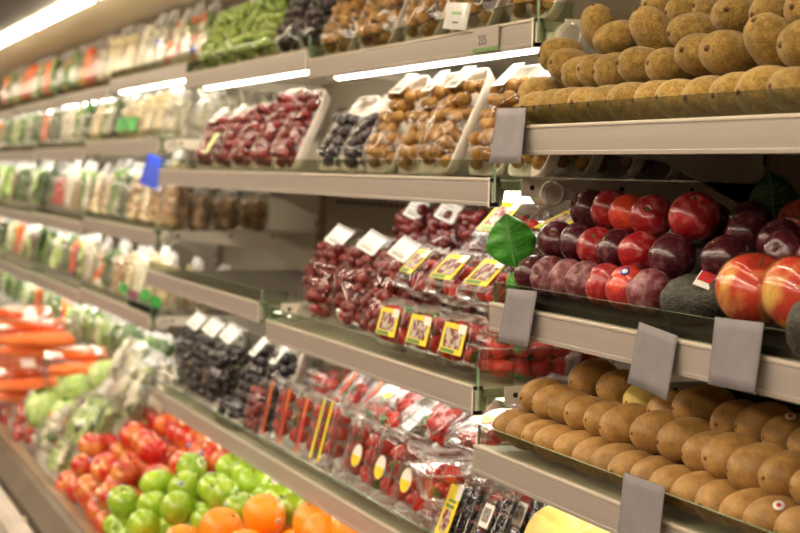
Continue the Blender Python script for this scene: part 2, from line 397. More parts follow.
shelf('C1', 1, *C1, 'top beige shelf carrying packed green grapes', yl=.05, zl=-.031)
shelf('C3', 1, *C3, 'empty beige shelf beside the red grape bags')
for k, bn in ((2, 'mushroom'), (3, 'middle vegetable'), (4, 'far vegetable'), (5, 'farthest vegetable')):
    dz = 0 if k == 2 else -.018*(k-2)**.5
    for i, (Y, Z) in enumerate((D1, D2, D3, D4, D5)):
        shelf('D', k, Y, Z+dz, '%s beige shelf of the %s bay' % (('top', 'second', 'third', 'fourth', 'lowest')[i], bn), lamp=(i != 4), guard=.024, yl=.034, zl=-.034 if i == 0 else -.027)
# ------------------------------------------------------------------ fruit meshes
def ell(rx, rz, n=14, p=2.0):
    out = []
    for i in range(n+1):
        a = -math.pi/2 + math.pi*i/n
        c = max(0, math.cos(a)); s = math.sin(a)
        out.append((rx*c**(2/p) if p != 2 else rx*c, rz*(abs(s)**(2/p) if p != 2 else abs(s))*(1 if s > 0 else -1)))
    return out
def lump(amp, fr, seed):
    o = Vector((seed*3.1, seed*1.7, seed*.9))
    return lambda p: p*(1 + amp*noise.noise(p*fr + o))
def kiwi_mesh(name, m, rx, rz, p, seed):
    g = G(); l = lump(.06, 22, seed)
    return g.rev(ell(rx, rz, 16, p), 24, fn=lambda q: l(Vector((q.x*1.03, q.y*.97, q.z)))).mesh(name, m)
def scar_mesh(name, r, m, z):
    g = G()
    g.rev([(0, z-.0012), (r*.9, z-.0006), (r, z+.0006), (r*.6, z+.0016), (r*.25, z+.0026), (0, z+.003)], 10)
    return g.mesh(name, m)
KIWI = [kiwi_mesh('kiwi', M['kiwi'], .0255, .0345, 2.25, i) for i in range(4)]
KSC = scar_mesh('stem_scar', .0036, M['scar'], .0338); KTIP = scar_mesh('blossom_tip', .0028, M['scar'], .0342)
GOLD = [kiwi_mesh('golden_kiwi', M['gold'], .0260, .0375, 2.1, i+7) for i in range(4)]
GSC = scar_mesh('stem_scar', .0028, M['scar'], .0366)
def dimple_sphere(name, m, r, sq=1.0, top=.16, bot=.05, crease=0, seed=0, nx=26, nz=20, amp=.02, taper=0):
    """round fruit with a stem hollow at the top and a softer one below"""
    prof = []
    for i in range(nz+1):
        a = -math.pi/2+math.pi*i/nz
        rr = r*math.cos(a); zz = r*sq*math.sin(a)
        d = math.cos(a)
        zz -= r*top*math.exp(-(d/.26)**2) if a > 0 else -r*bot*math.exp(-(d/.26)**2)
        rr *= 1+taper*math.sin(a)
        prof.append((max(0, rr), zz))
    l = lump(amp, 1.1/r, seed)
    def fn(q):
        q = l(q)
        if crease:
            ang = math.atan2(q.y, q.x); k = math.exp(-(ang/.16)**2)
            q = q*(1-crease*k*(1-min(1, (q.z/r)**2)*.3))
        return q
    return G().rev(prof, nx, fn=fn).mesh(name, m)
PL = {c: [dimple_sphere('plum', M['plum'+c], .0295, .95, .14, .03, .035, i) for i in range(2)] for c in ('dark', 'bloom', 'red', 'orange')}
PSC = scar_mesh('stem_scar', .0038, M['scar'], .0238)
BIGAP = dimple_sphere('apple', M['bigapple'], .0405, .92, .2, .12, 0, 3, 30, 24, .03, .06)
RAP = [dimple_sphere('red_apple', M['redapple'], .0375, .9, .2, .12, 0, i, 22, 16, .03, .06) for i in range(3)]
GAP = [dimple_sphere('green_apple', M['greenapple'], .0375, .9, .2, .12, 0, i+5, 22, 16, .03, .06) for i in range(3)]
ORG = [dimple_sphere('orange', M['orange'], .044, .96, .04, .04, 0, i+9, 22, 16, .012) for i in range(2)]
STEM = G().tube([(0, 0, .020), (.001, 0, .030), (.003, .001, .040)], [.0012, .0011, .0016], 6).mesh('stem', M['scar'])
OBT = scar_mesh('stem_button', .0035, M['scar'], .0400)
def disc_mesh(name, r, m, n=14):
    g = G(); g.rev([(0, -.0004), (r, -.0003), (r, .0002), (0, .0004)], n); return g.mesh(name, m)
STK = disc_mesh('sticker', .0065, M['paper'], 14); STKB = disc_mesh('sticker', .0065, M['blue_print'], 14); STKR = disc_mesh('sticker', .005, M['red_print'], 12)
def sticker(parent, me, d, r, core=None):
    """small round sticker lying on a fruit's skin in (local) direction d"""
    d = Vector(d).normalized()
    o = put('sticker', me, parent, d*r, d.to_track_quat('Z', 'Y').to_euler())
    if core: put('sticker_print', core, o, (0, 0, .0004), None, .6)
    return o
LONG = [dimple_sphere('longan', M['longan'], .0122, .97, 0.02, 0, 0, i, 12, 9, .05) for i in range(3)]
def grape_mesh(name, m, r, rz, seed): return G().rev(ell(r, rz, 8), 10, fn=lump(.05, 60, seed)).mesh(name, m)
RG = [grape_mesh('red_grape', M['redgrape'], .0118, .0135, i) for i in range(2)]
GP = [grape_mesh('grape', M['grape'], .0112, .0128, i) for i in range(3)]
BG = [grape_mesh('black_grape', M['blackgrape'], .0122, .0135, i) for i in range(2)]
GG = [grape_mesh('green_grape', M['greengrape'], .0128, .0155, i) for i in range(2)]
def straw_mesh(i):
    pr = [(0, -.020), (.005, -.0185), (.0095, -.012), (.0135, -.003), (.0155, .006), (.0145, .012), (.009, .0155), (0, .016)]
    return G().rev(pr, 14, fn=lump(.08, 45, i)).mesh('strawberry', M['straw'])
STR = [straw_mesh(i) for i in range(3)]
def calyx_mesh():
    g = G()
    for k in range(7):
        a = 2*math.pi*k/7; c, s = math.cos(a), math.sin(a)
        b = len(g.v)
        for (rr, w, z) in ((.001, .0012, .0165), (.007, .0034, .0180), (.0115, .0026, .0165), (.015, .0004, .0125)):
            g.v += [(c*rr-s*w, s*rr+c*w, z), (c*rr+s*w, s*rr-c*w, z), ]
        for i in range(3): g.face((b+2*i, b+2*i+1, b+2*i+3, b+2*i+2))
    g.tube([(0, 0, .0155), (.001, 0, .023)], .0009, 5)
    return g.mesh('calyx', M['calyx'])
CAL = calyx_mesh()

# ------------------------------------------------------------------ kiwis on the top shelf
def skin_sticker(t, wdir, me, core=None, name='sticker'):
    bpy.context.view_layer.update()
    d = (t.matrix_world.to_3x3().inverted() @ Vector(wdir)).normalized()
    v = max(t.data.vertices, key=lambda q: q.co.normalized().dot(d)).co
    n = (v.normalized()*.5+d*.5).normalized()
    o = put(name, me, t, v+n*.0006, n.to_track_quat('Z', 'Y').to_euler())
    if core: put('sticker_print', core, o, (0, 0, .0006), None, .6)
    return o
def kiwi(kind, pos, rot, sc, label, group):
    me = random.choice(KIWI if kind == 'kiwi' else GOLD)
    t = thing('kiwi' if kind == 'kiwi' else 'golden_kiwi', label, 'kiwi', pos, rot, group, me); t.scale = (sc,)*3
    if kind == 'kiwi':
        put('stem_scar', KSC, t); put('blossom_tip', KTIP, t, (0, 0, 0), (math.pi, 0, 0))
    else: put('stem_scar', GSC, t); 
    return t
def spread(rows, rad, it=160):
    """push fruit that would sink into one another apart along the shelf and into the depth"""
    P = [Vector(p[:3]) for r in rows for p in r]; rr = [rad*(p[3] if len(p) > 3 else 1) for r in rows for p in r]
    O = [p.copy() for p in P]
    for _ in range(it):
        for i in range(len(P)):
            for j in range(i+1, len(P)):
                d = P[j]-P[i]; d.y *= .8; m = (rr[i]+rr[j])*.97
                if d.length < m:
                    if d.length < 1e-5: d = Vector((.001, 0, 0))
                    q = d.normalized()*(m-d.length)*.35
                    P[i] -= q; P[j] += q
        for i in range(len(P)): P[i] += (O[i]-P[i])*(.10 if _ < it*.6 else .02); P[i].z = max(P[i].z, O[i].z)
    out = []; k = 0
    for r in rows: out.append(P[k:k+len(r)]); k += len(r)
    return out
a1 = [
 [(-2.206,1.040,1.5940),(-2.151,1.040,1.5940),(-2.098,1.040,1.5940),(-2.047,1.040,1.5940),(-1.990,1.040,1.5940),(-1.928,1.040,1.5940,1.05),(-1.860,1.040,1.5940),(-1.804,1.040,1.5940),(-1.740,1.040,1.5945,1.05),(-1.678,1.040,1.5945,1.05),(-1.617,1.040,1.5960,1.12),(-1.556,1.040,1.5945,1.05),(-1.496,1.040,1.5945),(-1.438,1.040,1.5945)],
 [(-2.271,1.070,1.6185),(-2.238,1.085,1.6735),(-2.176,1.072,1.6535),(-2.130,1.070,1.6415),(-2.082,1.070,1.6415),(-2.032,1.070,1.6385),(-1.963,1.070,1.6435),(-1.888,1.070,1.6385),(-1.813,1.070,1.6485,1.08),(-1.743,1.065,1.6455,1.15),(-1.658,1.070,1.6535,1.12),(-1.583,1.070,1.6465,1.12),(-1.518,1.070,1.6415)],
 [(-2.166,1.110,1.7095),(-2.103,1.105,1.6895),(-2.010,1.110,1.6935,1.1),(-1.904,1.110,1.6855),(-1.794,1.105,1.6945,1.1),(-1.718,1.110,1.6915),(-1.638,1.110,1.6915,1.1)],
 [(-2.090,1.170,1.7345),(-2.019,1.170,1.7235),(-1.953,1.175,1.7215),(-1.903,1.170,1.7385),(-1.833,1.175,1.7235),(-1.763,1.170,1.7195),(-1.698,1.175,1.7235)]]
RN = ('front row of the top shelf', 'second layer of the top shelf', 'third layer of the top shelf', 'highest back layer of the top shelf')
pos = spread(a1, .0255)
for ri, row in enumerate(pos):
    for i, p in enumerate(row):
        sc = a1[ri][i][3] if len(a1[ri][i]) > 3 else 1
        rot = (R(90+rnd(-9, 9)), rnd(-3, 3), R(rnd(-14, 14)))
        if ri == 2 and i == 0: rot = (R(24), 0, R(20))
        if ri == 2 and i == 1: rot = (R(-78), 0, R(-52))
        if ri == 2 and i == 2: rot = (R(40), 0, R(-15))
        if ri == 2 and i == 4: rot = (R(78), 0, R(38))
        if ri == 1 and i in (8, 9): rot = (R(82), 0, R(16))
        if ri == 1 and i == 10: rot = (R(50), 0, R(10))
        kiwi('kiwi', p, rot, sc, 'fuzzy brown kiwi, %s from the left in the %s' % (ORD[i], RN[ri]), 'fuzzy kiwis on the top shelf')
a3 = [
 [(-2.222,1.024,1.1335),(-2.166,1.020,1.1335),(-2.112,1.020,1.1335),(-2.062,1.020,1.1335),(-2.010,1.020,1.1335),(-1.957,1.020,1.1335),(-1.903,1.020,1.1335),(-1.852,1.020,1.1335),(-1.800,1.020,1.1335),(-1.748,1.020,1.1335),(-1.699,1.020,1.1335),(-1.648,1.020,1.1335),(-1.594,1.020,1.1335),(-1.541,1.020,1.1335),(-1.488,1.02,1.1335),(-1.434,1.02,1.1335)],
 [(-2.206,1.055,1.180),(-2.155,1.053,1.176),(-2.103,1.053,1.174),(-2.048,1.053,1.175),(-1.996,1.053,1.174),(-1.932,1.053,1.177,1.1),(-1.858,1.053,1.177,1.1),(-1.790,1.053,1.180,1.1),(-1.733,1.053,1.174),(-1.677,1.053,1.179,1.08),(-1.622,1.053,1.174,1.1),(-1.566,1.053,1.176,1.08),(-1.51,1.053,1.174)],
 [(-2.125,1.095,1.210,1.12),(-2.045,1.090,1.203),(-1.964,1.090,1.200),(-1.899,1.092,1.198),(-1.822,1.093,1.211,1.15),(-1.748,1.093,1.206),(-1.690,1.093,1.205,1.05),(-1.635,1.093,1.201),(-1.58,1.093,1.2)]]
RN3 = ('front row of the lower shelf', 'second layer of the lower shelf', 'top layer of the lower shelf')
pos = spread(a3, .0272)
for ri, row in enumerate(pos):
    for i, p in enumerate(row):
        sc = a3[ri][i][3] if len(a3[ri][i]) > 3 else 1
        t = kiwi('gold', p, (R(90+rnd(-8, 8)), rnd(-3, 3), R(rnd(-13, 13))), sc, 'smooth golden kiwi, %s from the left in the %s' % (ORD[i], RN3[ri]), 'golden kiwis on the lower shelf')
        if (ri, i) == (0, 13): skin_sticker(t, (.5, -.4, .75), STK, STKR)
        if (ri, i) == (2, 7): skin_sticker(t, (.45, -.3, .85), STK, STKR)
        if (ri, i) == (2, 2): t.data = t.data.copy(); t.data.materials[0] = M['goldpale']

# liners and risers under the heaps
def liner(name, label, pts, x0, x1, m, cat='liner', ridges=0):
    t = thing(name, label, cat, ((x0+x1)/2, pts[0][0], pts[0][1]))
    ox, oy, oz = t.location
    G().loft([[(x-ox, y-oy, z-oz) for y, z in pts] for x in (x0, x1)]).obj('mat_body', m, t, smooth=False)
    if ridges:
        g = G(); n = int((x1-x0)/ridges)
        for i in range(n):
            x = x0+(i+.5)*ridges-ox
            g.box(x-ridges*.27, x+ridges*.27, pts[-1][0]-oy+.004, pts[-1][0]-oy+.05, pts[-1][1]-oz, pts[-1][1]-oz+.003)
        g.obj('ridge_pattern', m, t, smooth=False)['kind'] = 'stuff'
    return t
xa0, xa1 = BX(0)+.03, BX(-1)-.03
liner('shelf_riser', 'black riser under the fuzzy kiwi heap on top shelf', [(1.066,1.5645),(1.205,1.688),(1.40,1.695),(1.40,1.5645)], xa0, xa1, M['mat'])
liner('shelf_riser', 'black riser under the golden kiwi heap on lower shelf', [(1.058,1.1005),(1.12,1.158),(1.20,1.165),(1.20,1.1005)], xa0, xa1, M['mat'])
liner('plum_tray', 'black ridged plastic tray under the plums and apples', [(1.006,1.3085),(1.006,1.322),(1.072,1.326),(1.160,1.405),(1.38,1.412),(1.38,1.3085)], xa0, xa1, M['mat'], 'tray')
t = thing('rolled_mat', 'rolled black mesh mat behind the golden kiwis', 'mat', (-1.90, 1.165, 1.196))
g = G()
for i in range(60):
    a = i*.34; r0 = .012+.016*i/60
    g.v += [(0, r0*math.cos(a), r0*math.sin(a)), (.78, r0*math.cos(a), r0*math.sin(a))]
    if i: g.face((2*i-2, 2*i-1, 2*i+1, 2*i))
b_ = g.obj('mesh_roll', M['mat'], t)
sm = b_.modifiers.new('thick', 'SOLIDIFY'); sm.thickness = .003
g = G()
for i in range(70):
    x = .006+i*.011
    g.tube([(x, .030*math.cos(a), .030*math.sin(a)) for a in [R(60+24*j) for j in range(9)]], .0018, 4, caps=False)
g.obj('net_pattern', M['mat'], t)

# ------------------------------------------------------------------ plums, avocados, wrapped apples, leaves
a2 = [
 [(-2.215,1.040,1.355,'dark'),(-2.160,1.040,1.3555,'bloom'),(-2.103,1.040,1.3555,'bloom'),(-2.046,1.040,1.3555,'bloom'),(-1.989,1.040,1.3555,'red'),(-1.931,1.040,1.3555,'orange'),(-1.868,1.040,1.3555,'bloom')],
 [(-2.228,1.082,1.404,'dark'),(-2.160,1.082,1.404,'dark'),(-2.100,1.080,1.399,'red'),(-2.041,1.080,1.398,'dark'),(-1.978,1.080,1.399,'red'),(-1.890,1.080,1.397,'dark'),(-1.768,1.084,1.402,'dark')],
 [(-2.207,1.122,1.451,'dark'),(-2.140,1.122,1.452,'red'),(-2.080,1.120,1.447,'orange'),(-2.018,1.120,1.446,'red'),(-1.908,1.120,1.446,'red')],
 [(-1.83,1.155,1.432,'dark'),(-1.760,1.155,1.424,'dark'),(-1.71,1.13,1.412,'dark'),(-1.90,1.20,1.442,'dark'),(-1.80,1.205,1.446,'red'),(-1.735,1.215,1.440,'bloom'),(-1.67,1.20,1.436,'dark'),(-1.65,1.14,1.41,'bloom'),(-1.98,1.19,1.44,'dark')]]
scl = {(2, 4): 1.12, (1, 5): 1.12, (1, 6): 1.08, (0, 6): 1.04}
a2s = [[p[:3]+(scl.get((ri, i), 1),) for i, p in enumerate(r)] for ri, r in enumerate(a2)]
pos = spread(a2s, .0295)
CN = {'dark': 'dark purple plum', 'bloom': 'dusty bloomed plum', 'red': 'glossy red plum', 'orange': 'orange red plum'}
PN = ('%s, %s from the left in the front row behind the glass', '%s, %s from the left in the middle layer of plums', '%s, %s from the left on the crest of plums', '%s in the shaded heap by the standing leaf, %s from left')
for ri, row in enumerate(pos):
    od = sorted(range(len(row)), key=lambda i: row[i].x)
    for i, p in enumerate(row):
        c = a2[ri][i][3]
        t = thing('plum', PN[ri] % (CN[c], ORD[od.index(i)]), 'plum', p, (R(rnd(20, 75)), R(rnd(-25, 25)), R(rnd(-60, 60))), 'plums on the middle shelf', random.choice(PL[c]))
        t.scale = (scl.get((ri, i), 1)*rnd(.97, 1.03),)*3
        put('stem_scar', PSC, t)
        if (ri, i) == (0, 5): t.rotation_euler = (R(60), 0, R(-20)); skin_sticker(t, (.55, -.45, .7), STKB, STK)
        if (ri, i) == (2, 4): t.rotation_euler = (R(28), R(12), R(30))
        if (ri, i) == (2, 2): t.rotation_euler = (R(20), R(-10), R(200))
def wrapped(p, rot, label):
    t = thing('apple', label, 'apple', p, rot, 'plastic wrapped apples beside the avocado', BIGAP)
    put('stem', STEM, t)
    g = G(); g.rev(ell(.0432, .0405, 18), 28, fn=lump(.03, 60, p[0]*10)); g.obj('plastic_wrap', M['film'], t)
    return t
wrapped((-1.640, 1.045, 1.374), (R(25), R(15), R(40)), 'red and yellow apple in clear wrap behind the middle price card').scale = (1.1,)*3
wrapped((-1.552, 1.047, 1.374), (R(40), R(-10), R(160)), 'mostly red apple in clear wrap at right end of the plums').scale = (1.12,)*3
wrapped((-1.485, 1.05, 1.371), (R(40), R(-10), R(100)), 'wrapped apple outermost right on the plum shelf')
def avocado(p, rot, label, stk):
    pr = [(0, -.052), (.010, -.0505), (.018, -.044), (.0225, -.034), (.027, -.020), (.0325, -.004), (.0345, .012), (.0315, .028), (.024, .039), (.012, .0455), (0, .047)]
    g = G(); g.rev(pr, 24, fn=lump(.05, 40, 5))
    t = thing('avocado', label, 'avocado', p, rot, 'avocados beside the wrapped apples', g.mesh('avocado', M['avocado']))
    put('stem_scar', scar_mesh('stem_scar', .003, M['scar'], .052), t, (0, 0, 0), (math.pi, 0, 0))
    stk(t); return t
def st1(t):
    g = G(); g.box(-.014, .014, -.010, .010, .0, .0012).box(-.004, .0145, -.0085, .0085, .0008, .0018, 1)
    skin_sticker(t, (.62, -.25, .8), g.mesh('price_sticker', [M['paper'], M['red_print']], False), None, 'price_sticker')
def st2(t):
    o = sticker(t, disc_mesh('sticker', .012, M['paper'], 16), (-.75, .1, -.5), .0352)
    g = G()
    for q in range(4): g.box(-.007, .007, -.007+q*.0038, -.0052+q*.0038, .0003, .0007)
    g.obj('sticker_text', M['ink'], o, smooth=False)
avocado((-1.758, 1.043, 1.352), (R(100), R(0), R(-62)), 'dark rough avocado with red and white sticker beside the wrapped apple', st1)
avocado((-1.452, 1.018, 1.350), (R(96), 0, R(-40)), 'dark avocado with round white sticker by the wrapped apple', st2)
def leaf(w, h, m, label, loc, rot, curl=.5):
    t = thing('leaf', label, 'leaf', loc, rot, 'loose green leaves by the plums')
    def fn(u, v):
        s = max(0, math.sin(math.pi*min(1, max(0, u)))**.75)
        x = (v-.5)*w*s*(1.0-.25*(u-.4)); z = u*h
        return (x, -curl*.25*h*math.sin(u*2.2)+abs(v-.5)**1.5*w*.5*s+.003*math.sin(u*22)*abs(v-.5)*2, z)
    o = G().grid(fn, 18, 10).obj('leaf_blade', m, t); o.modifiers.new('t', 'SOLIDIFY').thickness = .0008
    g = G(); g.tube([Vector(fn(u, .5))+Vector((0, -.0009, 0)) for u in [i/12 for i in range(13)]], [.0013-.0009*i/12 for i in range(13)], 6)
    for s in (-1, 1):
        for q in range(2, 9):
            g.tube([Vector(fn(q/11, .5))+Vector((0, -.0008, 0)), Vector(fn(q/11+.05, .5+s*.2))+Vector((0, -.0008, 0)), Vector(fn(q/11+.12, .5+s*.4))+Vector((0, -.0008, 0))], .0005, 4)
    g.tube([(0, 0, 0), (.002, .002, -.012)], .0014, 6)
    g.obj('midrib', M['vein'], t)
    return t
leaf(.076, .080, M['leaf'], 'large bright green leaf standing at left end of the plums', (-2.292, 1.045, 1.362), (R(-12), R(-12), R(64)))
leaf(.036, .050, M['leaf'], 'small green leaf lying by the left price card under plums', (-2.262, 1.02, 1.325), (R(-30), R(44), R(58)))
leaf(.072, .085, M['leafdark'], 'dark green leaf standing upright in shade behind the plums', (-1.945, 1.27, 1.425), (R(-8), R(-8), R(50)))
leaf(.055, .07, M['leafdark'], 'dark green leaf lying low in shade behind the plums', (-1.955, 1.235, 1.432), (R(-70), R(-30), R(60)))

# ------------------------------------------------------------------ price cards
def card(name, cs, label):
    t = thing(name, label, 'price card', tuple(sum(c[i] for c in cs)/4 for i in range(3)))
    o = Vector(t.location); A, B, C_, D_ = [Vector(c)-o for c in cs]
    nrm = (B-A).cross(D_-A).normalized()
    def fn(u, v):
        p = A*(1-u)*(1-v)+B*u*(1-v)+C_*u*v+D_*(1-u)*v
        return p + nrm*(.004*math.sin(math.pi*u)*v)
    c = G().grid(fn, 8, 6).obj('card', M['card'], t); m_ = c.modifiers.new('t', 'SOLIDIFY'); m_.thickness = .0012
    ys = {True: .990, False: .970}[o.z > 1.2]
    yt = max(c[1] for c in cs)
    G().box(-.012, .012, yt-o.y+.0005, ys+.0045-o.y, (A.z+B.z)/2-.016, (A.z+B.z)/2-.006).obj('card_clip', M['card'], t, smooth=False)
    return t
card('price_card', [(-2.2397,.988,1.5934),(-2.142,.988,1.5914),(-2.1209,.972,1.5149),(-2.2291,.972,1.5147)], 'blank grey price card at left end of the top kiwi shelf')
card('price_card', [(-2.1854,.986,1.3373),(-2.0875,.986,1.3402),(-2.0837,.972,1.2641),(-2.1827,.972,1.2616)], 'blank grey price card at left end of the plum shelf')
card('price_card', [(-1.7973,.986,1.3247),(-1.7061,.986,1.3168),(-1.7026,.972,1.2422),(-1.7973,.972,1.2512)], 'blank grey price card hanging low below the avocado')
card('price_card', [(-1.6244,.986,1.346),(-1.5272,.986,1.3482),(-1.5191,.972,1.2748),(-1.6127,.972,1.2731)], 'blank grey price card in front of the wrapped apples')
card('price_card', [(-1.7888,.966,1.1448),(-1.6898,.966,1.1448),(-1.6762,.952,1.0813),(-1.7765,.952,1.0596)], 'blank grey price card on the golden kiwi shelf')
t = thing('price_slip', 'printed white price slip with green stripe on the top longan shelf', 'price slip', (-2.439, 1.053, 1.7085))
G().box(-.049, .049, -.0012, 0, -.019, .019).obj('slip', M['rail'], t, smooth=False)
G().box(-.049, .049, -.0018, -.0011, -.019, -.0125).obj('green_stripe', M['green_print'], t, smooth=False)
fc = bpy.data.curves.new('price_text', 'FONT'); fc.body = '235'; fc.size = .022; fc.align_x = 'CENTER'; fc.extrude = .0002
fo = put('price_text_source', fc); fc.materials.append(M['ink']); bpy.context.view_layer.update()
tm = bpy.data.meshes.new_from_object(fo.evaluated_get(bpy.context.evaluated_depsgraph_get())); bpy.data.objects.remove(fo)
tm.materials.clear(); tm.materials.append(M['ink'])
put('price_text', tm, t, (-.012, -.0014, -.008), (R(90), 0, 0))
t = thing('shelf_sign', 'pale translucent sign with green print leaning on the top longan shelf glass', 'sign', (-2.56, 1.052, 1.752), (R(-8), R(6), 0))
G().box(-.05, .05, -.001, 0, -.020, .024).obj('sign_sheet', M['header'], t, smooth=False)
G().box(-.022, .018, -.0016, -.001, .004, .009).obj('green_print', M['green_print'], t, smooth=False)
G().box(-.01, .012, -.0016, -.001, -.010, -.007).obj('dark_print', M['ink'], t, smooth=False)

# ------------------------------------------------------------------ foam tray packs
def tray_mesh(w, h, d=.019):
    g = G(); r = .022
    def lp(ww, hh, y, rr=r): return [(a, y, b+h/2) for a, b in rrect(ww, hh, rr, 4)]
    g.loft([lp(w*.80, h*.86, -.003), lp(w*.84, h*.90, -.003), lp(w*.93, h*.965, -d*.7), lp(w*.955, h*.98, -d), lp(w, h, -d-.001), lp(w, h, -d+.002), lp(w*.96, h*.98, -d*.6), lp(w*.87, h*.92, .002), lp(w*.82, h*.88, .002)])
    return g.mesh('foam_tray', M['foam'])
def wrap_mesh(w, h, bulge, d=.019, seed=0):
    o = Vector((seed*5.3, seed, 2))
    def fn(u, v):
        x = (u-.5)*2; z = v*h*1.015-.004
        e = max(0, 1-abs(x)**3.2); ez = min(1, max(0, v/.14))**.6 * min(1, max(0, (1-v)/.42))**.8
        y = -d-.001-bulge*e*ez
        y += .0045*noise.noise(Vector((x*3.4, z*14, 0))+o)*min(1, e*3)*min(1, ez*4)
        return (x*w*.503, y, z)
    return G().grid(fn, 14, 18).mesh('wrap', M['film'])
def sticker_slip(parent, w, h, loc, rot, mats=('paper', 'inklight'), name='price_sticker'):
    g = G(); g.box(-w/2, w/2, -.0008, 0, -h/2, h/2)
    for q in range(3): g.box(-w*.38, w*(.1+.09*q), -.0012, -.0008, h*(.28-.2*q)-.0008, h*(.28-.2*q)+.0008, 1)
    for q in range(9): g.box(-w*.36+q*w*.08, -w*.36+q*w*.08+w*.03*(1+q % 2), -.0012, -.0008, -h*.4, -h*.2, 1)
    return g.obj(name, [M[m] for m in mats], parent, loc, rot, smooth=False)
packc = {}
def pack(fruits, r, loc, w, h, lean, label, group, cols=None, sticker_on=True, cover=1.0, rz=0, fname='longan', cat='fruit pack'):
    t = thing(fname+'_pack', label, cat, loc, (R(-lean), 0, R(rz)), group)
    key = ('t', round(w, 3), round(h, 3))
    if key not in packc: packc[key] = tray_mesh(w, h)
    put('foam_tray', packc[key], t)
    n = max(3, int(w*.86/(2*r*.97))); st = w*.86/n; zr = int(h*.90*cover/(2*r*.9)); k = 0
    for i in range(zr):
        for j in range(n - (i % 2)):
            x = -w*.43+(j+.5+.5*(i % 2))*st; z = .012+r+i*2*r*.9
            if abs(x) > w*.44: continue
            put(fname, random.choice(fruits), t, (x+rnd(-.3, .3)*r, -.004-r+rnd(-.25, .1)*r, z+rnd(-.35, .35)*r), (rnd(0, 6), rnd(0, 6), 0), rnd(.9, 1.06)) if (i+j) % 3 == 0 or j in (0, n-1) else None
    for i in range(zr-1):
        for j in range(n-1 + (i % 2)):
            x = -w*.43+(j+1-.5*(i % 2))*st; z = .014+r*1.6+i*2*r*.93
            if abs(x) > w*.40: continue
            put(fname, random.choice(fruits), t, (x+rnd(-.45, .45)*r, -.004-r*2.35+rnd(-.5, .4)*r, z+rnd(-.45, .45)*r), (rnd(0, 6), rnd(0, 6), 0), rnd(.92, 1.1))
    put('wrap', wrap_mesh(w, h, r*2.1+.006, .019, rnd(0, 9)), t)
    if sticker_on: sticker_slip(t, .046, .052, (rnd(-.01, .02), -.036-r*.5, h*.86), (R(-22), 0, R(rnd(-6, 6))))
    return t
gl = 'packed longans on the second shelf'
z = B2[1]-.0035
xs = [(-2.335, .128), (-2.467, .128), (-2.598, .128), (-2.730, .128), (-2.866, .128)]
for i, (x, w) in enumerate(xs):
    pack(LONG, .0122, (x, 1.045+(.045, .034, 0, .012, 0)[i], z), w, .192, 24, 'wrapped tray of tan longans, %s from the right along the second shelf' % ORD[i], gl)
for q in range(1, 5):
    pack(LONG, .0122, (-2.335, 1.09+q*.072, z), .128, .18 if q < 3 else .15, 24 if q < 3 else 16, 'wrapped longan tray at right shelf end, %s behind the front tray' % ORD[q-1], gl, cover=.7, sticker_on=False)
for q in range(1, 4):
    pack(LONG, .0122, (-2.467, 1.08+q*.072, z), .128, .18 if q < 3 else .15, 24 if q < 3 else 16, 'hidden longan tray, %s behind the second longan tray from right' % ORD[q-1], gl, cover=.5, sticker_on=False)
for i, x in enumerate((-3.005, -3.150)):
    pack(BG, .0122, (x, 1.045, z), .136, .170, 30, 'wrapped tray of black grapes %s the longans on second shelf' % ('touching' if i == 0 else 'one place left of'), 'packed black grapes', fname='black_grape', sticker_on=False, cover=.85)
for i, (x, w, h) in enumerate(((-3.46, .135, .19), (-3.625, .145, .20), (-3.80, .15, .17), (-3.97, .16, .165), (-4.15, .16, .16))):
    t = pack(RG, .0118, (x, 1.045, z), w, h, 24, 'wrapped tray of red grapes, %s from the right on the long second shelf' % ORD[i], 'packed red grapes on the second shelf', fname='red_grape', sticker_on=(i > 2))
    if i == 3: G().box(-.022, .022, -.001, 0, -.03, .03).obj('pale_green_label', plain('pale_green_label', rgb(190, 200, 130), .5), t, (-.03, -.060, .05), (R(-8), 0, 0), smooth=False)
for i, x in enumerate((-3.42, -3.26, -3.10)):
    pack(RG, .0118, (x, 1.24, z), .15, .17, 10, 'wrapped red grapes standing behind the black grapes, %s from left' % ORD[i], 'red grapes at the back of the second shelf', fname='red_grape', sticker_on=False)
z = B1[1]-.0035
for i, (x, w) in enumerate(((-2.372, .15), (-2.615, .17), (-2.84, .15), (-3.085, .17), (-3.315, .15))):
    pack(LONG, .0125, (x, 1.11, z), w, .19, 22, 'wrapped tray of longans on the top shelf, %s from its right end' % ORD[i], 'packed longans on the top shelf', cover=.95)
z = C1[1]-.0035
for i, (x, w) in enumerate(((-3.50, .14), (-3.67, .15))):
    pack(BG, .0122, (x, 1.115, z), w, .19, 22, 'wrapped black grapes on the top shelf, %s' % ('next to the longans' if i == 0 else 'next to green grapes'), 'black grapes on the top shelf', fname='black_grape')
for i, x in enumerate((-3.86, -4.03, -4.20, -4.38)):
    pack(GG, .0128, (x, 1.115, z), .155, .19, 22, 'wrapped tray of green grapes on the top shelf, %s from the right' % ORD[i], 'packed green grapes', fname='green_grape', sticker_on=False)

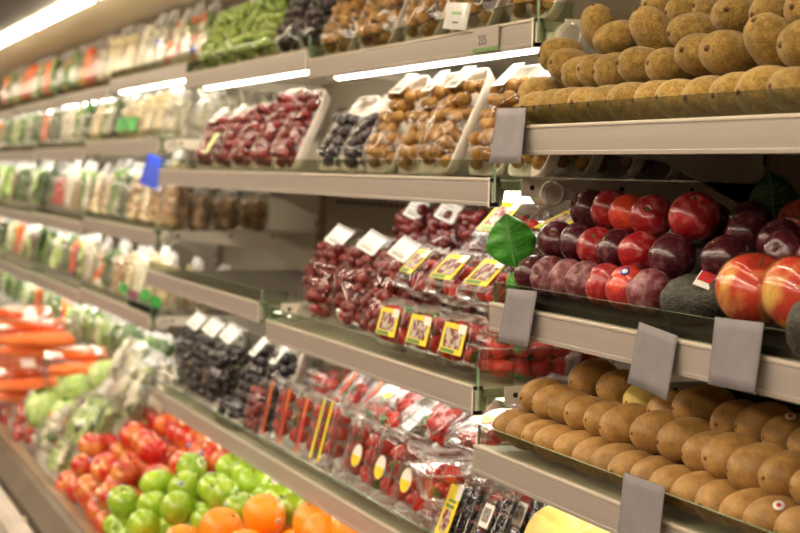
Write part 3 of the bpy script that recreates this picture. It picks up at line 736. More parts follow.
# ------------------------------------------------------------------ grape bags
def pillow(w, h, d, seed, top=.55, n=22, nz=16, name='bag_film', m='bagfilm', crimp=.0):
    o = Vector((seed*3.7, seed*1.3, 0)); g = G(); loops = []
    for i in range(nz+1):
        v = i/nz; zz = v*h
        full = min(1, v/.16+.35)**.7
        taper = 1 if v < .62 else 1-(1-top)*((v-.62)/.38)
        thick = full*(1 if v < .55 else max(.06, 1-((v-.55)/.42)**1.2))
        l = []
        for j in range(n):
            a = 2*math.pi*j/n; c, s = math.cos(a), math.sin(a)
            x = w/2*taper*full**.4*math.copysign(abs(c)**.75, c); y = d/2*thick*math.copysign(abs(s)**.8, s)
            k = 1+.10*noise.noise(Vector((c*1.6, s*1.6, zz*26))+o)+.05*noise.noise(Vector((c*5, s*5, zz*50))+o)
            l.append((x*k, y*k, zz))
        loops.append(l)
    g.loft(loops); return g.mesh(name, M[m])
def fill_pts(w, h, d, r, zmax=.72, shell=True, cap=70):
    pts = []; a = r*1.9; i = 0; z = r*1.05
    while z < h*zmax:
        k = 0; y = -d/2
        off = a/2 if i % 2 else 0
        while y <= d/2:
            x = -w/2+((a/2) if (k % 2) else 0)+off*.6
            while x <= w/2:
                q = (abs(x)/(w/2-r*.8))**2.6 + (abs(y)/(d/2-r*.6))**2.4
                top = max(0, (z/(h*zmax)-.75)*1.2)
                if q < 1-top and (not shell or y < d*.02 or q > .45 or z > h*zmax*.75): pts.append((x, y, z))
                x += a
            y += a*.87; k += 1
        z += a*.84; i += 1
    pts.sort(key=lambda p: p[1]-p[2]*.4-p[0]*.3)
    return pts[:cap]
def grape_bag(fruits, r, loc, w, h, d, lean, label, group, fname, tagon=True, cap=70, rz=0, zmax=.74, tagx=0):
    loc = (loc[0], loc[1], loc[2]+d*.5*math.sin(R(lean))+.002)
    t = thing('grape_bag', label, 'bag of grapes', loc, (R(-lean), 0, R(rz)), group)
    for p in fill_pts(w, h, d, r, zmax, True, cap):
        put(fname, random.choice(fruits), t, (p[0]+rnd(-.5, .5)*r, p[1]+rnd(-.5, .35)*r, p[2]+rnd(-.55, .55)*r), (rnd(0, 6), rnd(0, 6), 0), rnd(.9, 1.15))
    put('bag_film', pillow(w*1.06, h, d*1.08, rnd(0, 20)), t)
    g = G(); g.tube([(w*rnd(-.2, .1), -.01, h*.62), (w*rnd(-.1, .2), -.012, h*.75), (0, -.006, h*.9)], .0014, 5)
    g.obj('grape_stalk', M['greenveg'], t)
    if tagon:
        s = sticker_slip(t, .046, .040, (w*.16+tagx, -d*.26-.010, h*.84), (R(-24), R(rnd(8, 16)), R(rnd(22, 34))), name='tag_label')
        G().box(-.025, .025, .0005, .002, -.018, .028).obj('tag_backing', M['header'], s, smooth=False)
    return t
z = B3[1]-.0035; gr = 'bags of red grapes on the middle shelf'
for i, (x, w, h) in enumerate(((-3.245, .19, .19), (-3.045, .19, .185), (-2.865, .17, .18))):
    grape_bag(GP, .0112, (x, 1.055, z), w, h, .105, 20, 'clear bag of red grapes with white tag, %s from left on middle shelf' % ORD[i], gr, 'grape', cap=95)
for i, (x, w) in enumerate(((-3.13, .19), (-2.955, .15), (-2.80, .13))):
    grape_bag(GP, .0112, (x, 1.20, z), w, .275, .10, 8, 'tall bag of dark red grapes in back row, %s from left' % ORD[i], 'red grape bags in the back row', 'grape', cap=95, zmax=.86, tagon=i < 2)
z = B4[1]-.0035
for i, (x, w) in enumerate(((-4.40, .19), (-4.22, .18), (-4.05, .17))):
    grape_bag(BG, .0122, (x, 1.05, z), w, .20, .10, 18, 'clear bag of black grapes with white tag, %s from left on low shelf' % ORD[i], 'bags of black grapes on the low shelf', 'black_grape', cap=80)
for i, x in enumerate((-3.80, -3.625)):
    pack(BG, .0122, (x, 1.06, z), .155, .205, 20, 'wrapped tray of black grapes on low shelf, %s the strawberry boxes' % ('away from' if i == 0 else 'next to'), 'wrapped black grapes on the low shelf', fname='black_grape')
pack(BG, .0122, (-3.80, .992, z+.004), .20, .085, 80, 'small foam tray of black grapes lying flat at the shelf edge', 'black grape tray', fname='black_grape', sticker_on=False)
grape_bag(GP, .0112, (-3.640, 1.030, z), .12, .12, .05, 10, 'little bag of dark red grapes against first strawberry box', 'small grape bag', 'grape', tagon=False, cap=50)

# ------------------------------------------------------------------ clamshell boxes
def clam_meshes(w, d, h, flare=.86):
    key = ('c', w, d, h, flare)
    if key in packc: return packc[key]
    r = .016
    def lp(s, z, inset=0): return [(a, b, z) for a, b in rrect(w*s-inset*2, d*s-inset*2, r, 4)]
    g = G(); g.loft([lp(flare*.92, .0), lp(flare, .004), lp((flare+.96)/2, h*.35), lp((flare+.97)/2+.004, h*.37), lp(.965, h*.68), lp(1.04, h*.69), lp(1.04, h*.71)], True, False)
    nr = 7
    for i in range(nr):                # pressed ribs on the two long sides
        x = -w*.38+w*.76*i/(nr-1)
        for s in (-1, 1):
            g.tube([(x*flare, s*d*.5*flare*1.0, .006), (x, s*d*.5*.972, h*.66)], .0013, 4)
    base = g.mesh('box_base', M['plastic'])
    g = G(); g.loft([lp(1.04, h*.71), lp(1.04, h*.735), lp(.97, h*.745), lp(.955, h*.90), lp(.93, h*.95), lp(.80, h*.955), lp(.79, h*.985), lp(.77, h), lp(.70, h)], False, True)
    lid = g.mesh('box_lid', M['plastic'])
    rim = G().tube([Vector((a, b, h*.72)) for a, b in rrect(w*1.045, d*1.045, r, 4)+[rrect(w*1.045, d*1.045, r, 4)[0]]], .0016, 5)
    rim.tube([Vector((a, b, h*.97)) for a, b in rrect(w*.80, d*.80, r, 4)+[rrect(w*.8, d*.8, r, 4)[0]]], .0011, 5)
    packc[key] = (base, lid, rim.mesh('box_rim', M['rim'])); return packc[key]
def lab_yellow(t, w, d, h):
    o = G().box(-w*.33, w*.33, -d*.29, d*.29, 0, .0008).obj('label', M['yellow'], t, (-w*.0, 0, h+.0006), smooth=False)
    G().box(-w*.25, w*.25, -d*.18, d*.19, .0008, .0014).obj('label_picture', M['photo_print'], o, smooth=False)
    G().box(w*.12, w*.33, d*.12, d*.30, .0014, .002).obj('barcode_sticker', M['paper'], o, smooth=False)
    G().box(-w*.28, w*.12, -d*.275, -d*.205, .0008, .0014).obj('label_text', M['green_print'], o, smooth=False)
def lab_oval(t, w, d, h, rx=.023, ry=.021):
    g = G(); n = 20
    for s, z0, z1, m, half in ((1, 0, .0008, 0, 0),):
        g.loft([[(rx*math.cos(2*math.pi*j/n), ry*math.sin(2*math.pi*j/n), zz) for j in range(n)] for zz in (z0, z1)], m=0)
    o = g.obj('label', M['paper'], t, (0, 0, h+.0006), smooth=False)
    g = G(); g.loft([[(rx*.97*math.cos(R(180+15*j)), ry*.97*math.sin(R(180+15*j)), zz) for j in range(13)] for zz in (.0008, .0013)])
    g.obj('yellow_print', M['yellow'], o, smooth=False)
def lab_stripe(t, w, d, h):
    for s in (-1, 1):
        G().box(-w*.05, w*.05, -d*.40, d*.40, 0, .0008).obj('label', M['yellow'], t, (s*w*.22, 0, h+.0006), smooth=False)
def lab_red(t, w, d, h):
    o = G().box(-w*.06, w*.06, -d*.42, d*.42, 0, .0008).obj('label', M['carrot'], t, (-w*.1, 0, h+.0006), smooth=False)
    G().box(-w*.04, w*.04, -d*.36, d*.1, .0008, .0013).obj('label_print', M['red_print'], o, smooth=False)
def lab_blackberry(t, w, d, h):
    o = G().box(-w*.26, w*.26, -d*.36, d*.36, 0, .0008).obj('label', M['yellow'], t, (-w*.06, 0, h+.0006), smooth=False)
    g = G(); n = 16
    g.loft([[(.016*math.cos(2*math.pi*j/n), .020*math.sin(2*math.pi*j/n), zz) for j in range(n)] for zz in (.0008, .0014)])
    g.obj('label_picture', M['photo_print'], o, (0, -d*.14, 0), smooth=False)
    G().box(-.014, .014, d*.04, d*.09, .0008, .0014).box(-.010, .014, d*.12, d*.16, .0008, .0014).obj('label_text', M['green_print'], o, smooth=False)
    G().box(w*.1, w*.3, d*.18, d*.38, .0008, .002).obj('barcode_sticker', M['paper'], o, smooth=False)
def lab_barcode(t, w, d, h):
    o = G().box(-.016, .016, -.018, .018, 0, .0008).obj('barcode_sticker', M['paper'], t, (0, d*.1, h+.0006), smooth=False)
    g = G()
    for q in range(8): g.box(-.012+q*.003, -.0108+q*.003, -.010, .012, .0008, .0012)
    g.obj('barcode', M['ink'], o, smooth=False)
    G().box(-.012, .02, -.008, .004, 0, .0008).obj('blue_print', M['blue_print'], t, (.004, -d*.16, h+.0006), smooth=False)
    G().box(-.014, .012, -.009, .003, 0, .0008).obj('red_print', M['red_print'], t, (-.012, -d*.30, h+.0006), smooth=False)
BB = []
for i in range(2):
    g = G(); rr = random.Random(i)
    for q in range(16):
        a = q*2.4; zz = -.009+.018*q/15; r0 = .0075*math.sqrt(max(.1, 1-(zz/.011)**2))
        g.rev(ell(.0042, .0042, 5), 6, fn=lambda p, a=a, r0=r0, zz=zz: p+Vector((r0*math.cos(a), r0*math.sin(a), zz)))
    BB.append(g.mesh('blackberry', M['blackberry']))
def clamshell(loc, dims, rot, label, group, lab=None, kind='straw', n=16, flare=.86, name='strawberry_box'):
    w, d, h = dims
    t = thing(name, label, 'fruit box', loc, rot, group)
    b, l, rm = clam_meshes(w, d, h, flare)
    put('box_base', b, t); lo = put('box_lid', l, t); put('box_rim', rm, lo)
    fr = STR if kind == 'straw' else BB; r = .0155 if kind == 'straw' else .011
    pts = []; nx = max(1, int(w*flare*.94/(2*r))); ny = max(1, int(d*flare*.94/(2*r))); nz = max(1, int(h*.84/(2*r*.88)))
    for c in range(nz):
        for a in range(nx):
            for e in range(ny):
                pts.append(((a-(nx-1)/2)*2*r*1.02, (e-(ny-1)/2)*2*r*1.02, .005+r+c*2*r*.86))
    random.shuffle(pts)
    pts.sort(key=lambda p: -(p[2] > h*.5)*1-(abs(p[1]) > d*.3)*.6-(p[0] > w*.25)*.6)
    for p in pts[:n]:
        s = put('strawberry' if kind == 'straw' else 'blackberry', random.choice(fr), t, (p[0]+rnd(-.2, .2)*r, p[1]+rnd(-.2, .2)*r, p[2]+rnd(-.1, .1)*r), (rnd(0, 6.2), rnd(0, 6.2), rnd(0, 6.2)), rnd(.85, 1.02))
        if kind == 'straw' and random.random() < .55: put('calyx', CAL, s)
    if lab: lab(lo, w, d, h)
    return t
def upright(x, y, z, dims, lean, label, group, lab, rz=0, **kw):
    """box standing on its long side, lid towards the aisle"""
    w, d, h = dims
    a = R(90-lean)
    return clamshell((x, y, z+d/2*1.045*math.sin(a)+.002), dims, (a, 0, R(rz)), label, group, lab, **kw)
z = B3[1]-.0035; gb = 'yellow labelled boxes on the middle shelf'
for i, x in enumerate((-2.702, -2.556, -2.410)):
    upright(x, 1.060, z, (.136, .082, .065), 14, 'clear box standing upright with yellow picture label, %s from the left' % ORD[i], gb, lab_yellow, n=20)
for i, x in enumerate((-2.700, -2.548, -2.402)):
    clamshell((x, 1.085, z+.124), (.136, .090, .055), (R(46), R(0), R(-8 if i == 0 else 0)), 'tilted clear box with yellow label atop the upright boxes, %s from left' % ORD[i], gb, lab_yellow, n=20)
clamshell((-2.545, 1.175, z+.205), (.136, .11, .06), (R(48), 0, 0), 'clear yellow labelled box in back row below the bright lamp', gb, lab_yellow, n=20)
clamshell((-2.40, 1.20, z+.190), (.136, .11, .06), (R(25), 0, 0), 'clear yellow labelled box at the back behind the green leaf', gb, lab_yellow, n=16)
for i, x in enumerate((-2.575, -2.405)):
    clamshell((x, 1.20, z+.004), (.136, .11, .065), (0, 0, 0), 'clear box of red berries at shelf bottom below back box, %s from left' % ORD[i], 'boxes under the back row', None, n=14)
    clamshell((x, 1.195, z+.078), (.136, .11, .065), (0, 0, 0), 'clear box of red berries in the middle of back stack, %s from left' % ORD[i], 'boxes in the middle of back stack', None, n=14)
clamshell((-2.345, 1.085, z+.003), (.125, .165, .075), (0, 0, 0), 'large flat clear box of strawberries at right end below the plums', 'large strawberry box', None, n=34)

z = B4[1]-.0035; gs = 'strawberry boxes on the low shelf'
for i, x in enumerate((-3.47, -3.345)):
    upright(x, 1.065, z, (.115, .135, .055), 12, 'slim clear strawberry box with orange strip standing, %s from dark grapes' % ORD[i], gs, lab_red, n=18)
upright(-3.22, 1.065, z, (.112, .135, .055), 12, 'clear strawberry box standing between orange strips and yellow stripes', gs, lab_red, n=18)
upright(-3.105, 1.065, z, (.112, .150, .055), 14, 'standing strawberry box with two yellow stripes on its lid', gs, lab_stripe, n=20)
upright(-2.985, 1.065, z, (.112, .135, .06), 14, 'unlabelled standing strawberry box beside the yellow striped one', gs, None, n=22)
for i, x in enumerate((-2.867, -2.742, -2.615)):
    upright(x, 1.060, z, (.118, .125, .06), 16, 'standing strawberry box with oval yellow and white label, %s from left' % ORD[i], gs, lab_oval, n=18)
# back row, stacked higher
for i, x in enumerate((-3.40, -3.19, -3.02, -2.86, -2.70, -2.54)):
    clamshell((x, 1.175, z+.003), (.135, .13, .085), (0, 0, 0), 'lower strawberry box in the back stack of low shelf, %s from left' % ORD[i], 'lower back strawberry boxes', None, n=10)
clamshell((-3.40, 1.15, z+.102), (.16, .12, .07), (R(4), 0, 0), 'closed strawberry box lying on back stack beside dark grapes', gs, None, n=24)
for i, x in enumerate((-3.20, -3.05)):
    clamshell((x, 1.15, z+.115), (.12, .115, .07), (R(50), 0, 0), 'tilted strawberry punnet with pale strip under bright lamp, %s from left' % ORD[i], gs, lab_red, n=20, flare=.7)
clamshell((-2.865, 1.10, z+.150), (.15, .13, .055), (R(38), R(0), R(0)), 'tilted empty looking clear box with round yellow label in the middle', gs, lambda t, w, d, h: lab_oval(t, w, d, h, .017, .017), n=8)
clamshell((-2.715, 1.13, z+.125), (.135, .12, .085), (R(32), 0, 0), 'clear domed box of strawberries with green tops behind oval labels', gs, None, n=24, flare=.75)
clamshell((-2.575, 1.16, z+.135), (.135, .12, .075), (R(40), 0, 0), 'tilted strawberry box under the corner of middle shelf', gs, None, n=20)
clamshell((-2.405, 1.095, z+.165), (.14, .125, .06), (R(30), 0, 0), 'tilted clear box with oval yellow label beside golden kiwi shelf', gs, lab_oval, n=14)
clamshell((-2.452, 1.012, z+.072), (.125, .105, .080), (R(0), R(0), R(0)), 'flared clear punnet of strawberries on top of the low shelf corner', gs, None, n=40, flare=.62)
clamshell((-2.462, 1.05, z+.002), (.115, .13, .066), (0, 0, 0), 'clear strawberry box under the flared punnet', gs, None, n=16)
gk = 'dark berry boxes on the low shelf'
upright(-2.395, 1.030, z, (.09, .115, .04), 20, 'clear box of blackberries with bright yellow label', gk, lab_blackberry, kind='black', n=30, name='blackberry_box')
for q in range(4):
    upright(-2.300, 1.045+q*.055, z, (.08, .115, .04), 22, 'clear box of dark berries with small barcode, %s from front at shelf corner' % ORD[q], gk, lab_barcode, kind='black', n=22, name='blackberry_box')

# ------------------------------------------------------------------ pale melons in foam nets, lowest right shelf
z = A4[1]-.0035
MEL = dimple_sphere('melon', M['melon'], .056, 1.05, .05, .03, 0, 4, 26, 20, .02)
def netsock():
    g = G(); R0 = .0585
    for k in range(14):
        for s in (-1, 1):
            pts = []
            for i in range(8):
                zz = -.9+i*.16; a = 2*math.pi*k/14+s*i*.16; rr = R0*math.sqrt(max(.05, 1-zz*zz))
                pts.append((rr*math.cos(a), rr*math.sin(a), zz*R0*1.0))
            g.tube(pts, .0022, 4)
    return g.mesh('foam_net', M['net'])
NET = netsock()
for i, (x, y, zz) in enumerate(((-2.11, 1.05, .052), (-1.975, 1.05, .052), (-1.84, 1.05, .052), (-1.705, 1.05, .052), (-1.57, 1.05, .052), (-2.15, 1.19, .052), (-2.015, 1.19, .052), (-1.88, 1.19, .052), (-1.745, 1.19, .052))):
    t = thing('melon', 'pale yellow melon in white foam net, %s from left in the %s row' % (ORD[i if i < 5 else i-5], 'front' if i < 5 else 'back'), 'melon', (x, y, z+.074), (R(rnd(-30, 30)), R(rnd(-20, 20)), R(rnd(0, 90))), 'pale yellow melons', MEL); t.scale = (1.1, 1.1, 1.1)
    put('foam_net', NET, t)

# ------------------------------------------------------------------ produce bin: oranges, green and red apples
def bin_at(x, s, up=0): return (x, .785+s, .645+.8*s+up)
gi = {'red_apple': 0, 'green_apple': 0, 'orange': 0}
rowname = ('front', 'second', 'third', 'fourth', 'fifth', 'sixth')
cand = []
for r in range(5):
    s = r*.049; x = -4.56 + (.037 if r % 2 else 0)
    while x < -2.45:
        xb1 = -3.95+1.4*s+.03*math.sin(r*2.1); xb2 = -3.42+3.0*(s-.09)+.03*math.sin(r*1.7) if s > .03 else -3.56
        kind = 'red_apple' if x < xb1 else ('green_apple' if x < xb2 else 'orange')
        p = bin_at(x+rnd(-.020, .020), s+rnd(-.014, .014), rnd(-.010, .016))
        cand.append((kind, r, p+((.037 if kind != 'orange' else .043)/.037*rnd(.94, 1.08),)))
        x += .078 if kind != 'orange' else .092
for kind, n in (('red_apple', 9), ('green_apple', 10), ('orange', 0)):   # a few more lying on top of the heap
    own = [c for c in cand if c[0] == kind and c[1] < 3]
    for c in random.sample(own, n):
        q = c[2]; cand.append((kind, 6, (q[0]+.037, q[1]+.03, q[2]+.055, q[3])))
pp = spread([[c[2] for c in cand]], .0385, 200)[0]
bin_rows = {}
for c, p in zip(cand, pp): bin_rows.setdefault((c[0], c[1]), []).append((p, c[2][3]))
rowname = ('front row', 'second row', 'third row', 'fourth row', 'fifth row', 'rear row', 'top layer')
for (kind, r), lst in bin_rows.items():
    lst.sort(key=lambda c: c[0].x)
    for i, (p, sc) in enumerate(lst):
        me = random.choice({'red_apple': RAP, 'green_apple': GAP, 'orange': ORG}[kind])
        nm = {'red_apple': 'shiny reddish apple', 'green_apple': 'shiny green apple', 'orange': 'bright orange'}[kind]
        t = thing(kind, '%s in the bin, %s from left in the %s' % (nm, ORD[i], rowname[r]), kind.split('_')[-1], p, (R(rnd(-10, 75)), R(rnd(-40, 40)), R(rnd(0, 360))), {'red_apple': 'red apples in the bin', 'green_apple': 'green apples in the bin', 'orange': 'oranges in the bin'}[kind], me)
        t.scale = (sc*(1 if kind != 'orange' else .86),)*3
        if kind == 'orange':
            put('stem_button', OBT, t)
            if random.random() < .35: sticker(t, STK, (rnd(-.6, .2), -1, rnd(.2, .9)), .0435, STKR)
        else:
            put('stem', STEM, t)
            if random.random() < .4: sticker(t, STKB if kind == 'red_apple' else STK, (rnd(-.5, .5), -.7, rnd(.3, 1)), .0370, STK if kind == 'red_apple' else STKB)
# sloping tray under the fruit
t = thing('fruit_ramp', 'sloping beige ramp that the apples and oranges rest on', 'ramp', (-3.6, .75, .545))
G().loft([[(x, y, zz) for y, zz in ((.005, 0), (.005, .006), (.33, .245), (.36, .25), (.36, 0))] for x in (-1.2, 1.3)]).obj('ramp_body', M['deck'], t, smooth=False)

# ------------------------------------------------------------------ bagged vegetables
def stick(name, m, r0, r1, l, seed, bend=.1, cap=0):
    rr = random.Random(seed); n = 6
    pts = [(bend*l*math.sin(i/n*2.2)*rr.uniform(-.5, .5), bend*l*(i/n)**2*rr.uniform(-.6, .6), l*i/n) for i in range(n+1)]
    rad = [r0+(r1-r0)*i/n for i in range(n+1)]
    g = G().tube(pts, rad, 7)
    if cap: g.rev([(0, l-.002), (cap, l), (cap*.8, l+cap*.7), (0, l+cap)], 8, fn=lambda p: p+Vector((pts[-1][0], pts[-1][1], 0)))
    return g.mesh(name, m)
def blob(name, m, r, sq, seed, amp=.25): return G().rev(ell(r, r*sq, 8), 10, fn=lump(amp, .9/r, seed)).mesh(name, m)
def leafmesh(name, m, w, h, seed):
    o = Vector((seed*2.3, 0, seed))
    def fn(u, v):
        s = .25+.75*math.sin(math.pi*min(.98, u*.75+.2))
        return ((v-.5)*w*s, .022*noise.noise(Vector((u*4, v*4, 0))+o)+.012*math.sin(v*7), u*h)
    return G().grid(fn, 10, 8).mesh(name, m)
VEG = {
 'enoki': ('pale enoki mushrooms', 'enoki_stalk', [stick('enoki_stalk', M['pale'], .005, .006, .135, i, .12, .010) for i in range(3)], 'stick', 15),
 'sprout': ('pale bean sprouts', 'bean_sprout', [stick('bean_sprout', M['whiteveg'], .006, .005, .12, i, .3) for i in range(3)], 'stick', 14),
 'leek': ('green and white leeks', 'leek', [stick('leek', M['greenveg'], .008, .010, .15, i, .1) for i in range(2)]+[stick('leek', M['whiteveg'], .009, .008, .14, 4, .05)], 'stick', 12),
 'bean': ('dark green beans', 'green_bean', [stick('green_bean', M['darkveg'], .006, .007, .14, i, .15) for i in range(3)], 'stick', 15),
 'cucumber': ('green cucumbers', 'cucumber', [stick('cucumber', M['greenveg'], .014, .013, .15, i, .06) for i in range(1)]+[stick('cucumber', M['darkveg'], .014, .013, .15, 3, .06)], 'stick', 8),
 'chili': ('red chilli peppers', 'chilli', [stick('chilli', M['chili'], .010, .004, .11, i, .2) for i in range(3)], 'stick', 11),
 'carrot': ('orange carrots', 'carrot', [stick('carrot', M['carrot'], .008, .016, .14, i, .05) for i in range(2)], 'stick', 8),
 'radish': ('white radish sticks', 'radish', [stick('radish', M['whiteveg'], .012, .015, .15, i, .04) for i in range(2)], 'stick', 8),
 'mushroom': ('brown mushrooms', 'mushroom', [blob('mushroom', M['mush'], .019, .8, i) for i in range(3)], 'lump', 26),
 'garlic': ('pale mushrooms', 'mushroom', [blob('mushroom', M['pale'], .018, .8, i) for i in range(2)]+[blob('mushroom', M['mush'], .018, .8, 5)], 'lump', 26),
 'pepper': ('yellow peppers', 'pepper', [blob('pepper', M['yellowveg'], .03, 1.1, i) for i in range(2)], 'lump', 8),
 'tomato': ('small red tomatoes', 'tomato', [blob('tomato', M['chili'], .014, .95, i, .05) for i in range(2)], 'lump', 30),
 'greens': ('leafy greens', 'leaf', [leafmesh('leaf', M['greenveg'], .11, .15, i) for i in range(2)]+[leafmesh('leaf', M['darkveg'], .11, .14, 5)], 'leaf', 7),
 'salad': ('mixed salad leaves', 'leaf', [leafmesh('leaf', M['cabbage'], .11, .14, i) for i in range(2)]+[leafmesh('leaf', M['purpleveg'], .09, .13, 7), leafmesh('leaf', M['whiteveg'], .10, .13, 8)], 'leaf', 9),
 'mixed': ('mixed vegetable pieces', 'vegetable_piece', [blob('vegetable_piece', M['carrot'], .016, 1.2, 1), blob('vegetable_piece', M['whiteveg'], .018, 1.3, 2), blob('vegetable_piece', M['whiteveg'], .018, 1, 3), blob('vegetable_piece', M['greenveg'], .015, 1.2, 4)], 'lump', 24)}
FILM = [None]*6
bagcount = {}
def veg_bag(kind, loc, w, h, d, lean, where, group, extra=None, rz=0, adj='clear bag of'):
    desc, pname, meshes, mode, n = VEG[kind]
    label = '%s %s, %s' % (adj, desc, where)
    loc = (loc[0], loc[1], loc[2]+d*.52*math.sin(R(lean))+.002)
    t = thing('vegetable_bag', label, 'bag of vegetables', loc, (R(-lean), 0, R(rz)), group)
    key = (round(w, 2), round(h, 2), round(d, 2), random.randrange(3))
    if key not in packc: packc[key] = pillow(w, h, d, rnd(0, 30), .72, m='vegfilm')
    put('bag_film', packc[key], t)
    if mode == 'lump':
        r = .017 if kind != 'pepper' else .028
        for p in fill_pts(w*.94, h, d*.94, r, .76, True, n):
            put(pname, random.choice(meshes), t, (p[0]+rnd(-.2, .2)*r, p[1], p[2]+rnd(-.2, .2)*r), (rnd(0, 6), rnd(0, 6), 0), rnd(.85, 1.1))
    elif mode == 'stick':
        hs = h*.80/.145
        for q in range(n):
            u = (q+.5)/n; x = (u-.5)*w*.80; y = (-.25 if q % 2 else .12)*d*.8
            put(pname, meshes[q % len(meshes)], t, (x, y, .008+rnd(0, .010)), (R(rnd(-3, 3)), R(rnd(-7, 7)), rnd(-.5, .5)), (1, 1, hs*rnd(.82, 1.0)))
    else:
        for q in range(n):
            x = ((q+.5)/n-.5)*w*.5; y = (((q*5) % n)/n-.5)*d*.5
            put(pname, random.choice(meshes), t, (x, y, .006), (R(rnd(-8, 8)), R(rnd(-14, 14)), R(rnd(-40, 40))), h*.80/.145*rnd(.85, 1.05))
    g = G(); hw = w*.60
    g.loft([[(-hw/2+rnd(-.004, .004), -.012, h*.80), (hw/2, -.012, h*.80), (hw/2, .012, h*.80), (-hw/2, .012, h*.80)], [(-hw*.52, -.007, h*.92), (hw*.52, -.007, h*.92), (hw*.52, .007, h*.92), (-hw*.52, .007, h*.92)], [(-hw*.5, -.002, h*1.05), (hw*.5, -.002, h*1.04), (hw*.5, .002, h*1.04), (-hw*.5, .002, h*1.05)]])
    g.obj('bag_top', M['header'], t, smooth=False)
    if extra:
        m_, zz, hh, ww = extra
        G().grid(lambda u, v: ((u-.5)*w*ww, -d*.53-.004*math.cos((u-.5)*2.6)*0-.001+.35*d*abs(u-.5)**2*4*.5, h*zz+v*h*hh), 6, 3).obj('printed_label', M[m_], t)
    return t
SHN = ('top', 'second', 'third', 'fourth', 'lowest')
BAYN = {2: 'bay by grapes', 3: 'second bay past grapes', 4: 'third bay past grapes', 5: 'last bay'}
plan = {
 2: [['mixed', 'mixed', 'mixed', 'sprout', 'sprout', 'radish', 'enoki'],
     ['sprout', 'enoki', 'enoki', 'garlic', 'garlic', 'bean', 'leek'],
     ['mushroom', 'mushroom', 'garlic', 'garlic', 'bean', 'leek', 'garlic'],
     ['enoki', 'enoki', 'radish', 'enoki', 'mushroom', 'greens', 'mixed'],
     ['cucumber', 'cucumber', 'bean', 'cucumber', 'greens', 'salad', 'leek']],
 3: [['enoki', 'enoki', 'sprout', 'chili', 'carrot', 'pepper', 'greens'],
     ['garlic', 'bean', 'leek', 'radish', 'sprout', 'bean', 'bean'],
     ['garlic', 'leek', 'mushroom', 'radish', 'chili', 'chili', 'bean'],
     ['radish', 'salad', 'carrot', 'cucumber', 'salad', 'sprout', 'greens'],
     ['greens', 'leek', 'salad', 'carrot', 'greens', 'greens', 'leek']],
 4: [['pepper', 'greens', 'carrot', 'carrot', 'greens', 'mixed', 'carrot'],
     ['carrot', 'greens', 'bean', 'leek', 'greens', 'salad', 'greens'],
     ['greens', 'salad', 'leek', 'bean', 'greens', 'salad', 'greens'],
     ['greens', 'salad', 'greens', 'mixed', 'carrot', 'salad', 'greens'],
     ['carrot', 'greens', 'salad', 'greens', 'tomato', 'greens', 'salad']],
 5: [['carrot', 'mixed', 'pepper', 'greens', 'carrot'], ['greens', 'leek', 'carrot', 'salad', 'bean'], ['greens', 'salad', 'leek', 'garlic', 'greens'], ['mixed', 'greens', 'carrot', 'salad', 'greens'], ['greens', 'carrot', 'tomato', 'greens', 'salad']]}
DD = (D1, D2, D3, D4, D5)
HT = (.180, .142, .184, .168, .138)
for k in plan:
    dz = 0 if k == 2 else -.018*(k-2)**.5
    for si, kinds in enumerate(plan[k]):
        Y, Z = DD[si]; n = len(kinds); st = (W-.04)/7
        for i, kind in enumerate(kinds):
            x = BX(k)-.02-(i+.5)*st; h = HT[si]*rnd(.92, 1.02); ex = None
            if k == 2 and si == 1 and i in (3, 4): ex = ('greencard', .12, .32, .85)
            if k == 2 and si == 0 and i < 4: ex = (('bluecard', 'red_print', 'carrot', 'bluecard')[i], .1+.1*i, .10, .35)
            if k == 2 and si == 3 and i in (0, 1, 3): ex = ('greencard', .06, .18, .8)
            if k == 3 and si == 1 and i == 1: ex = ('greencard', .7, .2, .6)
            if k == 2 and si == 3 and i == 2: ex = ('purpleveg', .05, .14, .8)
            veg_bag(kind, (x, Y+.062, Z-.0035), st*.88, h, .072, rnd(8, 16), '%s from right, %s shelf, %s' % (ORD[i], SHN[si], BAYN[k]), 'vegetable bags on the %s shelf, %s' % (SHN[si], BAYN[k]), ex)
# rows running back into the depth at the open end of the mushroom bay
x0 = BX(2)-.02-.5*(W-.04)/7
for q in range(1, 4):
    veg_bag('mushroom', (x0, D3[0]+.062+q*.078, D3[1]-.0035), .15, .13, .072, 6, '%s behind the end bag on the third shelf' % ORD[q-1], 'mushroom bags at the shelf end')
    veg_bag('enoki', (x0, D4[0]+.062+q*.080, D4[1]-.0035), .15, .165-.02*q, .075, 6, '%s behind the end bag on the fourth shelf' % ORD[q-1], 'enoki bags at the shelf end')
    veg_bag('sprout', (x0, D2[0]+.062+q*.078, D2[1]-.0035), .15, .165, .072, 22, '%s behind the end bag on the second shelf' % ORD[q-1], 'sprout bags at the shelf end')
t = veg_bag('garlic', (x0+.0, D3[0]+.09, D3[1]+.125), .15, .09, .09, 0, 'lying on the mushroom bags by the blue card', 'mushroom bag on top')
t = thing('blue_card', 'bright blue card leaning on top of the end mushroom bag', 'card', (BX(2)-.25, D3[0]+.035, D3[1]+.115), (R(-12), R(14), R(28)))
G().box(-.045, .045, -.0015, 0, 0, .090).obj('card_sheet', M['bluecard'], t, smooth=False)
t = thing('navy_tray', 'flat navy blue tray edge in front of the tall enoki bags', 'tray', (BX(2)-.20, D4[0]+.022, D4[1]-.0035))
g = G(); g.loft([[(a, b, zz) for a, b in rrect(.34*s_, .016, .006)] for s_, zz in ((.97, 0), (1, .022), (.98, .022), (.96, .004))]); g.obj('tray_body', M['darkcard'], t)

